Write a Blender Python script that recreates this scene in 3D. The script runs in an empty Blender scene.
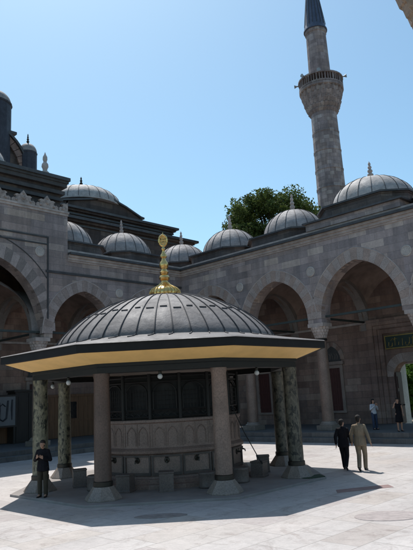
import bpy, bmesh, math, random
from mathutils import Vector, Matrix
random.seed(7)
R = math.radians
PI = math.pi
scene = bpy.context.scene
C = scene.collection

# ------------------------------------------------------------------ materials
class NT:
    """small node-tree helper"""
    def __init__(s, name):
        s.m = bpy.data.materials.new(name); s.m.use_nodes = True
        s.t = s.m.node_tree; s.n = s.t.nodes; s.l = s.t.links
        s.b = s.n['Principled BSDF']
    def node(s, typ, **kw):
        nd = s.n.new(typ)
        for k, v in kw.items():
            if k in nd.inputs.keys(): nd.inputs[k].default_value = v
            else: setattr(nd, k, v)
        return nd
    def link(s, a, ao, b, bi): s.l.new(a.outputs[ao], b.inputs[bi])
    def pos(s):
        return s.node('ShaderNodeNewGeometry')
    def noise(s, vec, scale, detail=4, rough=.6, dist=0):
        n = s.node('ShaderNodeTexNoise', Scale=scale, Detail=detail, Roughness=rough, Distortion=dist)
        s.l.new(vec, n.inputs['Vector']); return n
    def ramp(s, fac, stops):
        r = s.node('ShaderNodeValToRGB')
        e = r.color_ramp.elements
        while len(e) < len(stops): e.new(.5)
        for i, (p, c) in enumerate(stops):
            e[i].position = p; e[i].color = (*c, 1) if len(c) == 3 else c
        s.l.new(fac, r.inputs['Fac']); return r
    def mix(s, a, b, fac, mode='MIX'):
        m = s.node('ShaderNodeMix', data_type='RGBA', blend_type=mode)
        for val, idx in ((fac, 0), (a, 6), (b, 7)):
            if isinstance(val, bpy.types.NodeSocket): s.l.new(val, m.inputs[idx])
            elif isinstance(val, (int, float)): m.inputs[idx].default_value = val
            else: m.inputs[idx].default_value = (*val, 1)
        return m.outputs[2]
    def bump(s, h, strength=.3, dist=.02):
        b = s.node('ShaderNodeBump', Strength=strength, Distance=dist)
        s.l.new(h, b.inputs['Height']); s.l.new(b.outputs[0], s.b.inputs['Normal'])
    def col(s, c): s.l.new(c, s.b.inputs['Base Color'])

def g(v): return (v, v, v)

def mat_plain(name, c, rough=.6, metal=0., var=.25, scale=3., bump=.15, bscale=20.):
    t = NT(name); p = t.pos().outputs['Position']
    n = t.noise(p, scale, 5)
    dark = tuple(x*(1-var) for x in c); light = tuple(min(1, x*(1+var)) for x in c)
    r = t.ramp(n.outputs['Fac'], [(.3, dark), (.7, light)])
    t.col(r.outputs['Color'])
    t.b.inputs['Roughness'].default_value = rough; t.b.inputs['Metallic'].default_value = metal
    if bump:
        t.bump(t.noise(p, bscale, 3).outputs['Fac'], bump, .01)
    return t.m

def mat_ashlar(name, c1, c2, odd, mortar, bw=1.1, rh=.42, rough=.85, msize=.008, stain=.5, bump=.6):
    """squared stone blocks on upright walls: horizontal coordinate x+y, vertical z"""
    t = NT(name); geo = t.pos()
    sep = t.node('ShaderNodeSeparateXYZ'); t.link(geo, 'Position', sep, 0)
    add = t.node('ShaderNodeMath', operation='ADD'); t.link(sep, 'X', add, 0); t.link(sep, 'Y', add, 1)
    cmb = t.node('ShaderNodeCombineXYZ'); t.link(add, 0, cmb, 0); t.link(sep, 'Z', cmb, 1)
    br = t.node('ShaderNodeTexBrick', Scale=1.0)
    br.inputs['Mortar Size'].default_value = msize; br.inputs['Mortar Smooth'].default_value = .3
    br.inputs['Brick Width'].default_value = bw; br.inputs['Row Height'].default_value = rh
    br.inputs['Color1'].default_value = (0, 0, 0, 1); br.inputs['Color2'].default_value = (1, 1, 1, 1)
    br.inputs['Mortar'].default_value = (.5, .5, .5, 1)
    br.offset = .43; br.squash = 1.25; br.squash_frequency = 3
    t.link(cmb, 0, br, 'Vector')
    block = t.ramp(br.outputs['Color'], [(0, c1), (.45, c2), (.78, tuple(x*1.12 for x in c1)), (.93, odd)])
    b2 = t.node('ShaderNodeTexBrick', Scale=1.0); b2.offset = .61
    b2.inputs['Mortar Size'].default_value = 0.; b2.inputs['Brick Width'].default_value = bw*1.83; b2.inputs['Row Height'].default_value = rh*2
    b2.inputs['Color1'].default_value = (0, 0, 0, 1); b2.inputs['Color2'].default_value = (1, 1, 1, 1); t.link(cmb, 0, b2, 'Vector')
    r6 = t.ramp(b2.outputs['Color'], [(0, (.90, .91, .95)), (.5, g(1.0)), (.8, (1.07, 1.03, .98)), (1., (.84, .82, .82))])
    big = t.noise(geo.outputs['Position'], .35, 5, .65)
    st = t.ramp(big.outputs['Fac'], [(.3, g(1-stain*.75)), (.62, g(1.0))])
    # streaks running down
    mp = t.node('ShaderNodeMapping'); mp.inputs['Scale'].default_value = (2.2, 2.2, .18)
    t.link(geo, 'Position', mp, 0)
    sn = t.noise(mp.outputs[0], 1.0, 4)
    sr = t.ramp(sn.outputs['Fac'], [(.35, g(1-stain*.5)), (.6, g(1.0))])
    fine = t.noise(geo.outputs['Position'], 9, 6, .7)
    fr = t.ramp(fine.outputs['Fac'], [(.25, g(.78)), (.75, g(1.12))])
    c = t.mix(block.outputs['Color'], st.outputs['Color'], 1.0, 'MULTIPLY')
    c = t.mix(c, r6.outputs['Color'], 1.0, 'MULTIPLY')
    c = t.mix(c, sr.outputs['Color'], 1.0, 'MULTIPLY')
    c = t.mix(c, fr.outputs['Color'], 1.0, 'MULTIPLY')
    c = t.mix(c, mortar, br.outputs['Fac'])
    t.col(c)
    t.b.inputs['Roughness'].default_value = rough
    inv = t.node('ShaderNodeMath', operation='MULTIPLY_ADD'); t.link(br, 'Fac', inv, 0)
    inv.inputs[1].default_value = -1.6; t.link(fine, 'Fac', inv, 2)
    t.bump(inv.outputs[0], bump, .02)
    return t.m

def mat_paving(name):
    t = NT(name); geo = t.pos()
    sep = t.node('ShaderNodeSeparateXYZ'); t.link(geo, 'Position', sep, 0)
    cmb = t.node('ShaderNodeCombineXYZ'); t.link(sep, 'Y', cmb, 0); t.link(sep, 'X', cmb, 1)
    wob = t.noise(geo.outputs['Position'], .5, 2)
    vm = t.node('ShaderNodeVectorMath', operation='MULTIPLY_ADD')
    t.l.new(wob.outputs['Color'], vm.inputs[0]); vm.inputs[1].default_value = (.05, .05, 0); t.l.new(cmb.outputs[0], vm.inputs[2])
    br = t.node('ShaderNodeTexBrick', Scale=1.0)
    br.inputs['Mortar Size'].default_value = .012; br.inputs['Mortar Smooth'].default_value = .3
    br.inputs['Brick Width'].default_value = 1.75; br.inputs['Row Height'].default_value = .82
    br.inputs['Color1'].default_value = (0, 0, 0, 1); br.inputs['Color2'].default_value = (1, 1, 1, 1)
    br.inputs['Mortar'].default_value = (.5, .5, .5, 1)
    br.offset = .37; br.squash = .7; br.squash_frequency = 2
    t.l.new(vm.outputs[0], br.inputs['Vector'])
    slab = t.ramp(br.outputs['Color'], [(0, (.470, .432, .412)), (.25, (.498, .465, .445)), (.5, (.448, .414, .398)), (.7, (.482, .448, .43)), (.9, (.452, .405, .372)), (.97, (.41, .368, .354))])
    n1 = t.noise(geo.outputs['Position'], .45, 6, .65)
    r1 = t.ramp(n1.outputs['Fac'], [(.3, g(.84)), (.65, g(1.05))])
    n2 = t.noise(geo.outputs['Position'], 5, 6, .7, .6)
    r2 = t.ramp(n2.outputs['Fac'], [(.3, g(.86)), (.6, g(1.03))])
    n3 = t.noise(geo.outputs['Position'], 1.3, 7, .75, 1.5)     # grey veins and dirt patches
    r3 = t.ramp(n3.outputs['Fac'], [(.32, (.70, .66, .645)), (.47, g(1.0))])
    c = t.mix(slab.outputs['Color'], r1.outputs['Color'], 1., 'MULTIPLY')
    c = t.mix(c, r2.outputs['Color'], 1., 'MULTIPLY')
    c = t.mix(c, r3.outputs['Color'], 1., 'MULTIPLY')
    n4 = t.noise(geo.outputs['Position'], 22, 6, .8)
    r4 = t.ramp(n4.outputs['Fac'], [(.3, g(.86)), (.55, g(1.02))]); c = t.mix(c, r4.outputs['Color'], 1., 'MULTIPLY')
    n5 = t.noise(geo.outputs['Position'], .16, 4, .6); r5 = t.ramp(n5.outputs['Fac'], [(.35, (.92, .90, .895)), (.6, g(1.03))])
    c = t.mix(c, r5.outputs['Color'], 1., 'MULTIPLY')
    mo = t.node('ShaderNodeMath', operation='MULTIPLY'); t.link(br, 'Fac', mo, 0); mo.inputs[1].default_value = .8
    c = t.mix(c, (.24, .22, .20), mo.outputs[0])
    t.col(c)
    t.b.inputs['Roughness'].default_value = .62
    t.bump(n2.outputs['Fac'], .12, .01)
    return t.m

def mat_lead(name, c=(.21, .205, .215), rough=.42, spec=.5, bmp=.6):
    t = NT(name); geo = t.pos(); p = geo.outputs['Position']
    n1 = t.noise(p, 1.1, 6, .7, .4); n2 = t.noise(p, 7, 5, .7)
    r1 = t.ramp(n1.outputs['Fac'], [(.28, tuple(x*.68 for x in c)), (.52, c), (.75, tuple(min(1, x*1.35) for x in c))])
    r2 = t.ramp(n2.outputs['Fac'], [(.3, g(.8)), (.7, g(1.15))])
    t.col(t.mix(r1.outputs['Color'], r2.outputs['Color'], 1., 'MULTIPLY'))
    rr = t.ramp(n1.outputs['Fac'], [(.3, g(rough+.14)), (.7, g(rough-.06))])
    t.l.new(rr.outputs['Color'], t.b.inputs['Roughness'])
    t.b.inputs['Specular IOR Level'].default_value = spec
    t.bump(t.noise(p, 4.5, 5, .65).outputs['Fac'], bmp, .04)
    return t.m

def mat_breccia(name, light, mid, dark):
    t = NT(name); p = t.pos().outputs['Position']
    mp = t.node('ShaderNodeMapping'); mp.inputs['Scale'].default_value = (1, 1, .55); t.l.new(p, mp.inputs[0])
    a = t.noise(mp.outputs[0], 8.5, 5, .62, .35); b = t.noise(mp.outputs[0], 21, 3, .6, .2)
    base = t.ramp(b.outputs['Fac'], [(.3, mid), (.62, light)])
    blot = t.ramp(a.outputs['Fac'], [(.41, g(1.)), (.47, g(0.))])
    c = t.mix(base.outputs['Color'], dark, blot.outputs['Color'])
    v = t.node('ShaderNodeTexVoronoi', Scale=17.); t.l.new(mp.outputs[0], v.inputs['Vector'])
    vs_ = t.node('ShaderNodeSeparateColor'); t.l.new(v.outputs['Color'], vs_.inputs[0])
    vr = t.ramp(vs_.outputs[0], [(.0, g(.7)), (.3, g(.9)), (.7, g(1.05)), (.92, g(1.3))]); c = t.mix(c, vr.outputs['Color'], 1., 'MULTIPLY')
    n = t.noise(p, 1.7, 5, .7); nr = t.ramp(n.outputs['Fac'], [(.3, g(.6)), (.7, g(1.15))])
    c = t.mix(c, nr.outputs['Color'], 1., 'MULTIPLY')
    t.col(c)
    t.b.inputs['Roughness'].default_value = .5
    t.bump(b.outputs['Fac'], .1, .01)
    return t.m

def mat_granite(name, c):
    t = NT(name); p = t.pos().outputs['Position']
    n = t.noise(p, 26, 4, .8); n2 = t.noise(p, 1.6, 4)
    a = t.ramp(n.outputs['Fac'], [(.35, tuple(x*.62 for x in c)), (.5, c), (.68, tuple(x*1.3 for x in c))])
    b = t.ramp(n2.outputs['Fac'], [(.3, g(.75)), (.7, g(1.1))])
    t.col(t.mix(a.outputs['Color'], b.outputs['Color'], 1., 'MULTIPLY'))
    t.b.inputs['Roughness'].default_value = .5
    t.bump(n.outputs['Fac'], .1, .006)
    return t.m

def mat_wood(name, c, rough=.55, axis=2, freq=7.):
    t = NT(name); p = t.pos().outputs['Position']
    mp = t.node('ShaderNodeMapping'); s = [freq*2.2]*3; s[axis] = .8; mp.inputs['Scale'].default_value = s
    t.l.new(p, mp.inputs[0])
    n = t.noise(mp.outputs[0], 1., 5, .7, .5)
    r = t.ramp(n.outputs['Fac'], [(.3, tuple(x*.55 for x in c)), (.7, tuple(x*1.2 for x in c))])
    t.col(r.outputs['Color']); t.b.inputs['Roughness'].default_value = rough
    t.bump(n.outputs['Fac'], .2, .01)
    return t.m

def mat_leaf(name, c):
    t = NT(name); p = t.pos().outputs['Position']
    n = t.noise(p, 1.4, 3); n2 = t.noise(p, 11, 2)
    a = t.ramp(n.outputs['Fac'], [(.3, tuple(x*.6 for x in c)), (.7, tuple(x*1.35 for x in c))])
    b = t.ramp(n2.outputs['Fac'], [(.3, g(.7)), (.7, (1.2, 1.15, .9))])
    t.col(t.mix(a.outputs['Color'], b.outputs['Color'], 1., 'MULTIPLY'))
    t.b.inputs['Roughness'].default_value = .75
    t.b.inputs['Specular IOR Level'].default_value = .25
    tl = t.node('ShaderNodeBsdfTranslucent'); ms = t.node('ShaderNodeMixShader'); ms.inputs[0].default_value = .35
    t.l.new(t.b.inputs['Base Color'].links[0].from_socket, tl.inputs['Color'])
    out = [n_ for n_ in t.n if n_.type == 'OUTPUT_MATERIAL'][0]
    t.l.new(t.b.outputs[0], ms.inputs[1]); t.l.new(tl.outputs[0], ms.inputs[2]); t.l.new(ms.outputs[0], out.inputs[0])
    return t.m

def mat_cloth(name, c, rough=.85, scale=60, var=.12):
    t = NT(name); p = t.node('ShaderNodeTexCoord').outputs['Object']
    n = t.noise(p, scale, 3); n2 = t.noise(p, 4, 4)
    a = t.ramp(n2.outputs['Fac'], [(.3, tuple(x*(1-var*1.6) for x in c)), (.7, tuple(min(1, x*(1+var)) for x in c))])
    t.col(a.outputs['Color']); t.b.inputs['Roughness'].default_value = rough; t.b.inputs['Specular IOR Level'].default_value = .12
    mp = t.node('ShaderNodeMapping'); mp.inputs['Scale'].default_value = (1, 1, .45); t.l.new(p, mp.inputs[0])
    t.bump(t.noise(mp.outputs[0], 11, 4, .6, 1.2).outputs['Fac'], .9, .035)
    return t.m

M = {}
M['stone'] = mat_ashlar('grey_ashlar', (0.461, 0.370, 0.343), (0.305, 0.256, 0.248), (0.611, 0.496, 0.428), (0.213, 0.190, 0.184))
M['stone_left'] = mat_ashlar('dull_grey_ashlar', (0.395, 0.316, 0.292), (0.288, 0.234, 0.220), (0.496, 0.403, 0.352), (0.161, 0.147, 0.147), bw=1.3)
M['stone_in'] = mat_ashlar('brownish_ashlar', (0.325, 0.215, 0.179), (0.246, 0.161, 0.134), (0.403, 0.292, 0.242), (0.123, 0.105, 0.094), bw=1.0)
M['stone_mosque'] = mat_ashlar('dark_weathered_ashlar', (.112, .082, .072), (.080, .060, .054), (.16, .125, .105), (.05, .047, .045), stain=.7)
M['stone_min'] = mat_ashlar('minaret_ashlar', (0.422, 0.334, 0.318), (0.306, 0.239, 0.229), (0.517, 0.433, 0.407), (0.122, 0.116, 0.111), bw=.8, rh=.5, stain=.6)
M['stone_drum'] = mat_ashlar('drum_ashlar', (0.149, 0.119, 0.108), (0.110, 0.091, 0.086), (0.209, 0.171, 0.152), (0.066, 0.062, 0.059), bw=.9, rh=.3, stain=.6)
M['white_marble'] = mat_granite('white_marble', (0.434, 0.420, 0.392))
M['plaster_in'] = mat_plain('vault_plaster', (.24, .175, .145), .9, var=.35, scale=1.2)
M['vous_pale'] = mat_granite('pale_voussoir', (0.472, 0.406, 0.361))
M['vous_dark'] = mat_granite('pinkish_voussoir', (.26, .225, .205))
M['vous_mid'] = mat_granite('grey_voussoir', (0.336, 0.286, 0.260))
M['vous_a'] = mat_granite('greyish_arch_stone', (0.392, 0.314, 0.278))
M['vous_b'] = mat_granite('brownish_arch_stone', (0.364, 0.267, 0.223))
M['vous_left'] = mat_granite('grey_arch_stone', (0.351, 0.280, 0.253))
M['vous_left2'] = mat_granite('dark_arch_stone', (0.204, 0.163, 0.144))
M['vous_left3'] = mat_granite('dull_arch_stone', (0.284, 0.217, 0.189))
M['capital_shaded'] = mat_granite('shaded_capital_stone', (.30, .20, .13))  # near capital: trim stone browned, its warm shade put into the colour
M['crest'] = mat_plain('weathered_crest_stone', (0.308, 0.252, 0.225), .85, var=.45, scale=5., bump=.5)
M['trim'] = mat_plain('stone_trim', (0.391, 0.324, 0.294), .8, var=.3, scale=2.)
M['trim_dark'] = mat_plain('dark_moulding', (.055, .052, .052), .75, var=.3, scale=2.)
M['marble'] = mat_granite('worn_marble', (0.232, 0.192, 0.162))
M['paving'] = mat_paving('marble_paving')
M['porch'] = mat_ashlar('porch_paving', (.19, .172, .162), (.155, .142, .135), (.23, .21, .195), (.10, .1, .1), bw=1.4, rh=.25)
M['plat'] = mat_plain('shaded_platform_stone', (.24, .215, .20), .7, var=.22, scale=1.1)  # paving tone darkened, deeper shade under the pavilion put into the colour
M['lead'] = mat_lead('weathered_lead', (.27, .25, .245), .68, .3)
M['lead_dark'] = mat_lead('dark_lead_edge', (.06, .058, .06), .5)
M['lead_dome'] = mat_lead('fountain_lead', (.175, .160, .156), .64, .3, .42)
M['lead_pale'] = mat_lead('pale_lead', (.36, .335, .32), .66, .3)
M['seam'] = mat_plain('lead_seam', (.05, .048, .052), .75, bump=0)
M['gold'] = mat_plain('gilded_metal', (.86, .55, .20), .3, 1., var=.18, scale=14., bump=.1)
M['fascia'] = mat_plain('dark_green_fascia', (.007, .007, .007), .85, var=.3, scale=3.)
M['beam'] = mat_wood('dark_green_beam', (.008, .010, .010), .7, axis=0)
M['soffit'] = mat_plain('ochre_soffit', (.90, .575, .21), .7, var=.10, scale=1.6, bump=.05)
M['ceil'] = mat_plain('brown_ceiling', (.05, .034, .022), .8, var=.3)
M['breccia'] = mat_breccia('mottled_green_breccia', (.225, .205, .135), (.125, .118, .078), (.022, .024, .018))
M['breccia_dark'] = mat_breccia('dark_brown_breccia', (.125, .11, .08), (.07, .062, .046), (.018, .018, .015))
M['granite'] = mat_granite('pinkish_granite', (.10, .062, .047))
M['granite_b'] = mat_granite('greyish_granite', (0.214, 0.146, 0.115))
M['bronze'] = mat_plain('dark_bronze', (.045, .04, .033), .45, .7)
M['iron'] = mat_plain('black_iron', (.016, .015, .014), .6, .3)
M['rod'] = mat_plain('painted_tie_rod', (.035, .045, .042), .6)
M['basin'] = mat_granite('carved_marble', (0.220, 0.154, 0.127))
M['basin_low'] = mat_plain('dark_tap_stone', (.075, .058, .05), .6, var=.35, scale=3.)  # tap frames, darker than the carved marble of the basin
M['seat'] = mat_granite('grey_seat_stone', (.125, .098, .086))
M['grille_dark'] = mat_plain('dark_interior', (.008, .008, .009), .6)
M['shutter'] = mat_wood('dark_red_shutter', (.085, .026, .022), .6)
M['door_wood'] = mat_wood('dark_brown_door', (.045, .016, .012), .55)
M['panelling'] = mat_wood('brown_panelling', (.21, .105, .055), .55)
M['black_wood'] = mat_wood('black_brown_wood', (.028, .022, .02), .5)
M['glass_dark'] = mat_plain('dark_window_glass', (.012, .014, .016), .12, bump=0)
M['panel_green'] = mat_plain('dark_green_panel', (.012, .03, .024), .5, var=.2)
M['gold_paint'] = mat_plain('gold_paint', (.26, .19, .06), .45, .4)
M['white_panel'] = mat_plain('pale_sign_panel', (.17, .17, .175), .6, var=.08)
M['ink'] = mat_plain('dark_ink', (.02, .022, .03), .6, bump=0)
M['globe'] = mat_plain('white_glass_globe', (.55, .55, .53), .2, var=.02, bump=0)
M['mat_green'] = mat_plain('dark_green_mat', (.03, .05, .03), .95, scale=30, var=.4)
M['drain'] = mat_plain('brownish_cover', (.33, .285, .272), .7, var=.2, scale=6)
M['drain_dark'] = mat_plain('dark_drain_cover', (.25, .215, .20), .7, var=.3, scale=6)
M['slab_red'] = mat_plain('reddish_slab', (.23, .15, .14), .65, var=.2, scale=4)
M['leaf'] = mat_leaf('dark_green_leaf', (.085, .12, .035))
M['leaf_bright'] = mat_leaf('fresh_green_leaf', (.07, .15, .025))
M['bark'] = mat_wood('tree_bark', (.06, .045, .035), .9)
M['turret'] = mat_lead('dark_turret_lead', (.042, .045, .06), .6, .3)
M['cap_lead'] = mat_lead('blue_grey_cap_lead', (.058, .072, .115), .5)
M['speaker'] = mat_plain('grey_speaker', (.30, .31, .32), .5)
M['earth'] = mat_plain('dry_earth', (.16, .14, .11), .95, var=.3, scale=.3)
M['skin'] = mat_plain('skin', (.36, .20, .135), .55, var=.1, scale=8, bump=.05)
M['hair_dark'] = mat_plain('dark_hair', (.016, .012, .010), .85, var=.4, scale=40, bump=.4, bscale=90)
M['hair_grey'] = mat_plain('greying_hair', (.05, .045, .042), .6, var=.4, scale=40, bump=.4, bscale=90)
M['eye'] = mat_plain('eye_dark', (.05, .04, .035), .25, var=.02, bump=0)
M['suit_black'] = mat_cloth('black_suit_cloth', (.014, .013, .016))
M['suit_tan'] = mat_cloth('tan_suit_cloth', (.225, .175, .125))
M['shirt'] = mat_cloth('pale_grey_cloth', (.52, .54, .58))
M['denim'] = mat_cloth('blue_denim', (.045, .062, .105))
M['dress'] = mat_cloth('black_dress_cloth', (.012, .011, .013))
M['trouser_olive'] = mat_cloth('olive_trouser_cloth', (.06, .05, .036))
M['shoe'] = mat_plain('black_shoe_leather', (.015, .013, .012), .35, bump=.05)
M['phone'] = mat_plain('dark_phone', (.02, .02, .022), .2, bump=0)

# ------------------------------------------------------------------ mesh helper
class MB:
    def __init__(s): s.v = []; s.f = []; s.mi = []
    def add(s, verts, faces, mi=0):
        o = len(s.v); s.v += [tuple(v) for v in verts]
        for f in faces: s.f.append(tuple(i+o for i in f)); s.mi.append(mi)
        return s
    def box(s, x0, x1, y0, y1, z0, z1, mi=0):
        v = [(x, y, z) for z in (z0, z1) for y in (y0, y1) for x in (x0, x1)]
        return s.add(v, [(0,2,3,1),(4,5,7,6),(0,1,5,4),(2,6,7,3),(0,4,6,2),(1,3,7,5)], mi)
    def rings(s, rings, mi=0, cap0=True, cap1=True, closed=True):
        n = len(rings[0]); v = [p for r in rings for p in r]; f = []
        for i in range(len(rings)-1):
            for j in range(n if closed else n-1):
                k = (j+1) % n
                f.append((i*n+j, i*n+k, (i+1)*n+k, (i+1)*n+j))
        if cap0: f.append(tuple(range(n-1, -1, -1)))
        if cap1: f.append(tuple((len(rings)-1)*n+j for j in range(n)))
        return s.add(v, f, mi)
    def lathe(s, prof, n=32, c=(0,0), mi=0, a0=0., cap0=True, cap1=True, scal=None):
        rg = []
        for r, z in prof:
            rg.append([(c[0]+r*(scal(j) if scal else 1)*math.cos(a0+2*PI*j/n), c[1]+r*(scal(j) if scal else 1)*math.sin(a0+2*PI*j/n), z) for j in range(n)])
        return s.rings(rg, mi, cap0, cap1)
    def tube(s, pts, r, n=8, mi=0):
        pts = [Vector(p) for p in pts]; rg = []
        for i, p in enumerate(pts):
            d = (pts[min(i+1, len(pts)-1)]-pts[max(i-1, 0)]).normalized()
            a = d.orthogonal().normalized() if abs(d.z) > .95 else d.cross(Vector((0,0,1))).normalized()
            b = d.cross(a); rr = r[i] if isinstance(r, (list, tuple)) else r
            rg.append([p+a*rr*math.cos(2*PI*j/n)+b*rr*math.sin(2*PI*j/n) for j in range(n)])
        return s.rings(rg, mi)
    def prism(s, outline, fn, d0, d1, mi=0):
        """outline of (a,b) pairs; fn(a,b,d) -> xyz; extruded from d0 to d1"""
        n = len(outline)
        v = [fn(a, b, d0) for a, b in outline]+[fn(a, b, d1) for a, b in outline]
        f = [tuple(range(n)), tuple(range(2*n-1, n-1, -1))]+[(i, i+n, (i+1) % n+n, (i+1) % n) for i in range(n)]
        return s.add(v, f, mi)
    def sphere(s, c, r, n=16, m=10, mi=0, sz=1.):
        prof = [(max(1e-4, r*math.sin(PI*i/m)), c[2]-r*sz*math.cos(PI*i/m)) for i in range(m+1)]
        return s.lathe(prof, n, (c[0], c[1]), mi)
    def build(s, name, mats, parent=None, smooth=True, ang=38, loc=None, bevel=0, recalc=True, tri=False):
        me = bpy.data.meshes.new(name)
        o0 = Vector(loc) if loc is not None else Vector((0,0,0))
        if parent is not None and loc is None: o0 = Vector(parent['_w'])
        me.from_pydata([Vector(v)-o0 for v in s.v], [], s.f)
        mats = mats if isinstance(mats, (list, tuple)) else [mats]
        for m in mats: me.materials.append(m)
        me.polygons.foreach_set('material_index', s.mi)
        if recalc:
            bm = bmesh.new(); bm.from_mesh(me)
            bmesh.ops.recalc_face_normals(bm, faces=bm.faces)
            if tri: bmesh.ops.triangulate(bm, faces=[f for f in bm.faces if len(f.verts) > 4])
            bm.to_mesh(me); bm.free()
        if smooth:
            me.polygons.foreach_set('use_smooth', [True]*len(me.polygons))
            me.set_sharp_from_angle(angle=R(ang))
        me.update()
        ob = bpy.data.objects.new(name, me); C.objects.link(ob)
        ob['_w'] = tuple(o0)
        if parent is not None:
            ob.parent = parent; ob.location = o0-Vector(parent['_w'])
        else: ob.location = o0
        if bevel:
            b = ob.modifiers.new('soft_edge', 'BEVEL'); b.width = bevel; b.segments = 2; b.limit_method = 'ANGLE'; b.angle_limit = R(40)
        return ob

def tag(o, label=None, cat=None, group=None, kind=None):
    if label: o['label'] = label
    if cat: o['category'] = cat
    if group: o['group'] = group
    if kind: o['kind'] = kind
    return o
def thing(name, loc, label, cat, group=None):
    o = bpy.data.objects.new(name, None); C.objects.link(o); o.location = loc; o.empty_display_size = .3
    o['_w'] = tuple(loc)
    return tag(o, label, cat, group)

def arch_pts(c, a, zs, za, n=14):
    """pointed arch from (c-a,zs) over (c,za) to (c+a,zs)"""
    h = za-zs; rad = (a*a+h*h)/(2*a); out = []
    th = math.asin(min(1, h/rad)) if rad >= a and h <= rad else PI/2
    for i in range(n+1):
        t = th*i/n
        out.append((c-a+rad-rad*math.cos(t), zs+rad*math.sin(t)))
    out[-1] = (c, za)
    return out+[(2*c-x, z) for x, z in reversed(out[:-1])]

def voussoirs(mb, fn, c, a, zs, za, w, d0, d1, n=21, nm=2, tilt=0.):
    """ring of separate stones round the arch; alternating material"""
    inner = arch_pts(c, a, zs, za, 30); outer = arch_pts(c, a+w, zs, za+w*1.08, 30)
    m = len(inner)-1
    for k in range(n):
        i0, i1 = m*k/n+.03, m*(k+1)/n-.03
        def at(poly, t):
            i = min(int(t), m-1); u = t-i
            return (poly[i][0]*(1-u)+poly[i+1][0]*u, poly[i][1]*(1-u)+poly[i+1][1]*u)
        ii = [at(inner, i0+(i1-i0)*q/3) for q in range(4)]; oo = [at(outer, i0+(i1-i0)*q/3) for q in range(4)]
        mb.prism(ii+oo[::-1], fn, d0, d1, k % nm)

# ------------------------------------------------------------------ camera
cam = bpy.data.objects.new('camera', bpy.data.cameras.new('camera')); C.objects.link(cam)
CX, CY, CZ = 30.483, -28.779, 2.641
yaw, pit, roll = R(44.107), R(11.66), R(-3.079)
fw = Vector((-math.sin(yaw)*math.cos(pit), math.cos(yaw)*math.cos(pit), math.sin(pit)))
r0 = Vector((math.cos(yaw), math.sin(yaw), 0)); u0 = r0.cross(fw)
rt = r0*math.cos(roll)+u0*math.sin(roll); up = rt.cross(fw)
cam.matrix_world = Matrix(((rt.x, up.x, -fw.x, CX), (rt.y, up.y, -fw.y, CY), (rt.z, up.z, -fw.z, CZ), (0, 0, 0, 1)))
cam.data.sensor_fit = 'VERTICAL'; cam.data.sensor_height = 24.; cam.data.lens = 593.22/550*24
cam.data.clip_start = .1; cam.data.clip_end = 3000
scene.camera = cam

# ------------------------------------------------------------------ light
sun_dir = Vector((-.473, .22, 1.)).normalized()          # towards the sun
el = math.asin(sun_dir.z); az = math.atan2(sun_dir.x, sun_dir.y)
w = bpy.data.worlds.new('World'); scene.world = w; w.use_nodes = True
sky = w.node_tree.nodes.new('ShaderNodeTexSky'); sky.sky_type = 'NISHITA'; sky.sun_disc = False
sky.sun_elevation = el; sky.sun_rotation = az; sky.altitude = 50; sky.air_density = 1.; sky.dust_density = 1.1; sky.ozone_density = .6
bg = w.node_tree.nodes['Background']; bg.inputs['Strength'].default_value = .15
tint = w.node_tree.nodes.new('ShaderNodeMix'); tint.data_type = 'RGBA'; tint.blend_type = 'MULTIPLY'
tint.inputs[0].default_value = 1.; tint.inputs[7].default_value = (.81, 1.02, 1.0, 1)
w.node_tree.links.new(sky.outputs[0], tint.inputs[6]); w.node_tree.links.new(tint.outputs[2], bg.inputs['Color'])
sl = bpy.data.lights.new('sun', 'SUN'); sl.energy = 4.6; sl.angle = R(.53); sl.color = (1., .96, .915)
so = bpy.data.objects.new('sun', sl); C.objects.link(so)
so.rotation_euler = sun_dir.to_track_quat('Z', 'Y').to_euler(); so.location = (0, 0, 60)
vs = scene.view_settings; vs.view_transform = 'Standard'; vs.look = 'None'; vs.exposure = .12; vs.gamma = 1; vs.use_curve_mapping = False

# ------------------------------------------------------------------ ground
mb = MB(); mb.add([(-1500,-1500,-.05),(1500,-1500,-.05),(1500,1500,-.05),(-1500,1500,-.05)], [(0,1,2,3)])
tag(mb.build('ground', M['earth']), 'dry brown earth stretching beyond the courtyard buildings', 'ground', kind='structure')
mb = MB(); mb.add([(1.,-34.,0),(28.2,-34.,0),(28.2,-1.4,0),(1.,-1.4,0)], [(0,1,2,3)])
tag(mb.build('courtyard_pavement', M['paving']), 'pale marble slab paving of the sunlit courtyard', 'pavement', kind='structure')
idf = lambda a, b, d: (a, b, d)
mb = MB(); mb.prism([(-5.58,-34),(1.2,-34),(1.2,-1.3),(27.5,-1.3),(27.5,-34),(35,-34),(35,5.58),(-5.58,5.58)], idf, -.2, .5)
tag(mb.build('porch_floor', M['porch'], smooth=False, tri=True, bevel=.02), 'raised grey stone floor running round under the arcades', 'floor', kind='structure')
mb = MB(); mb.prism([(1.2,-34),(1.6,-34),(1.6,-1.7),(27.1,-1.7),(27.1,-34),(27.5,-34),(27.5,-1.3),(1.2,-1.3)], idf, -.2, .25)
tag(mb.build('porch_step', M['porch'], smooth=False, tri=True, bevel=.02), 'low grey stone step between courtyard paving and porch floor', 'step', kind='structure')

# ------------------------------------------------------------------ finial and dome kits
def finial(name, c, z, h, r, m, parent):
    k = h; mb = MB()
    prof = [(r*1.,-.03),(r*1.05,.06),(r*.7,.10),(r*.75,.14),(r*1.02,.19),(r*1.0,.27),(r*.55,.32),(r*.58,.36),(r*.85,.41),(r*.82,.49),(r*.42,.54),(r*.46,.58),(r*.66,.63),(r*.6,.70),(r*.3,.75),(r*.45,.81),(r*.42,.88),(r*.2,.93),(.006,1.)]
    mb.lathe([(a, z+b*k) for a, b in prof], 12, c)
    return mb.build(name, m, parent)

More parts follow.
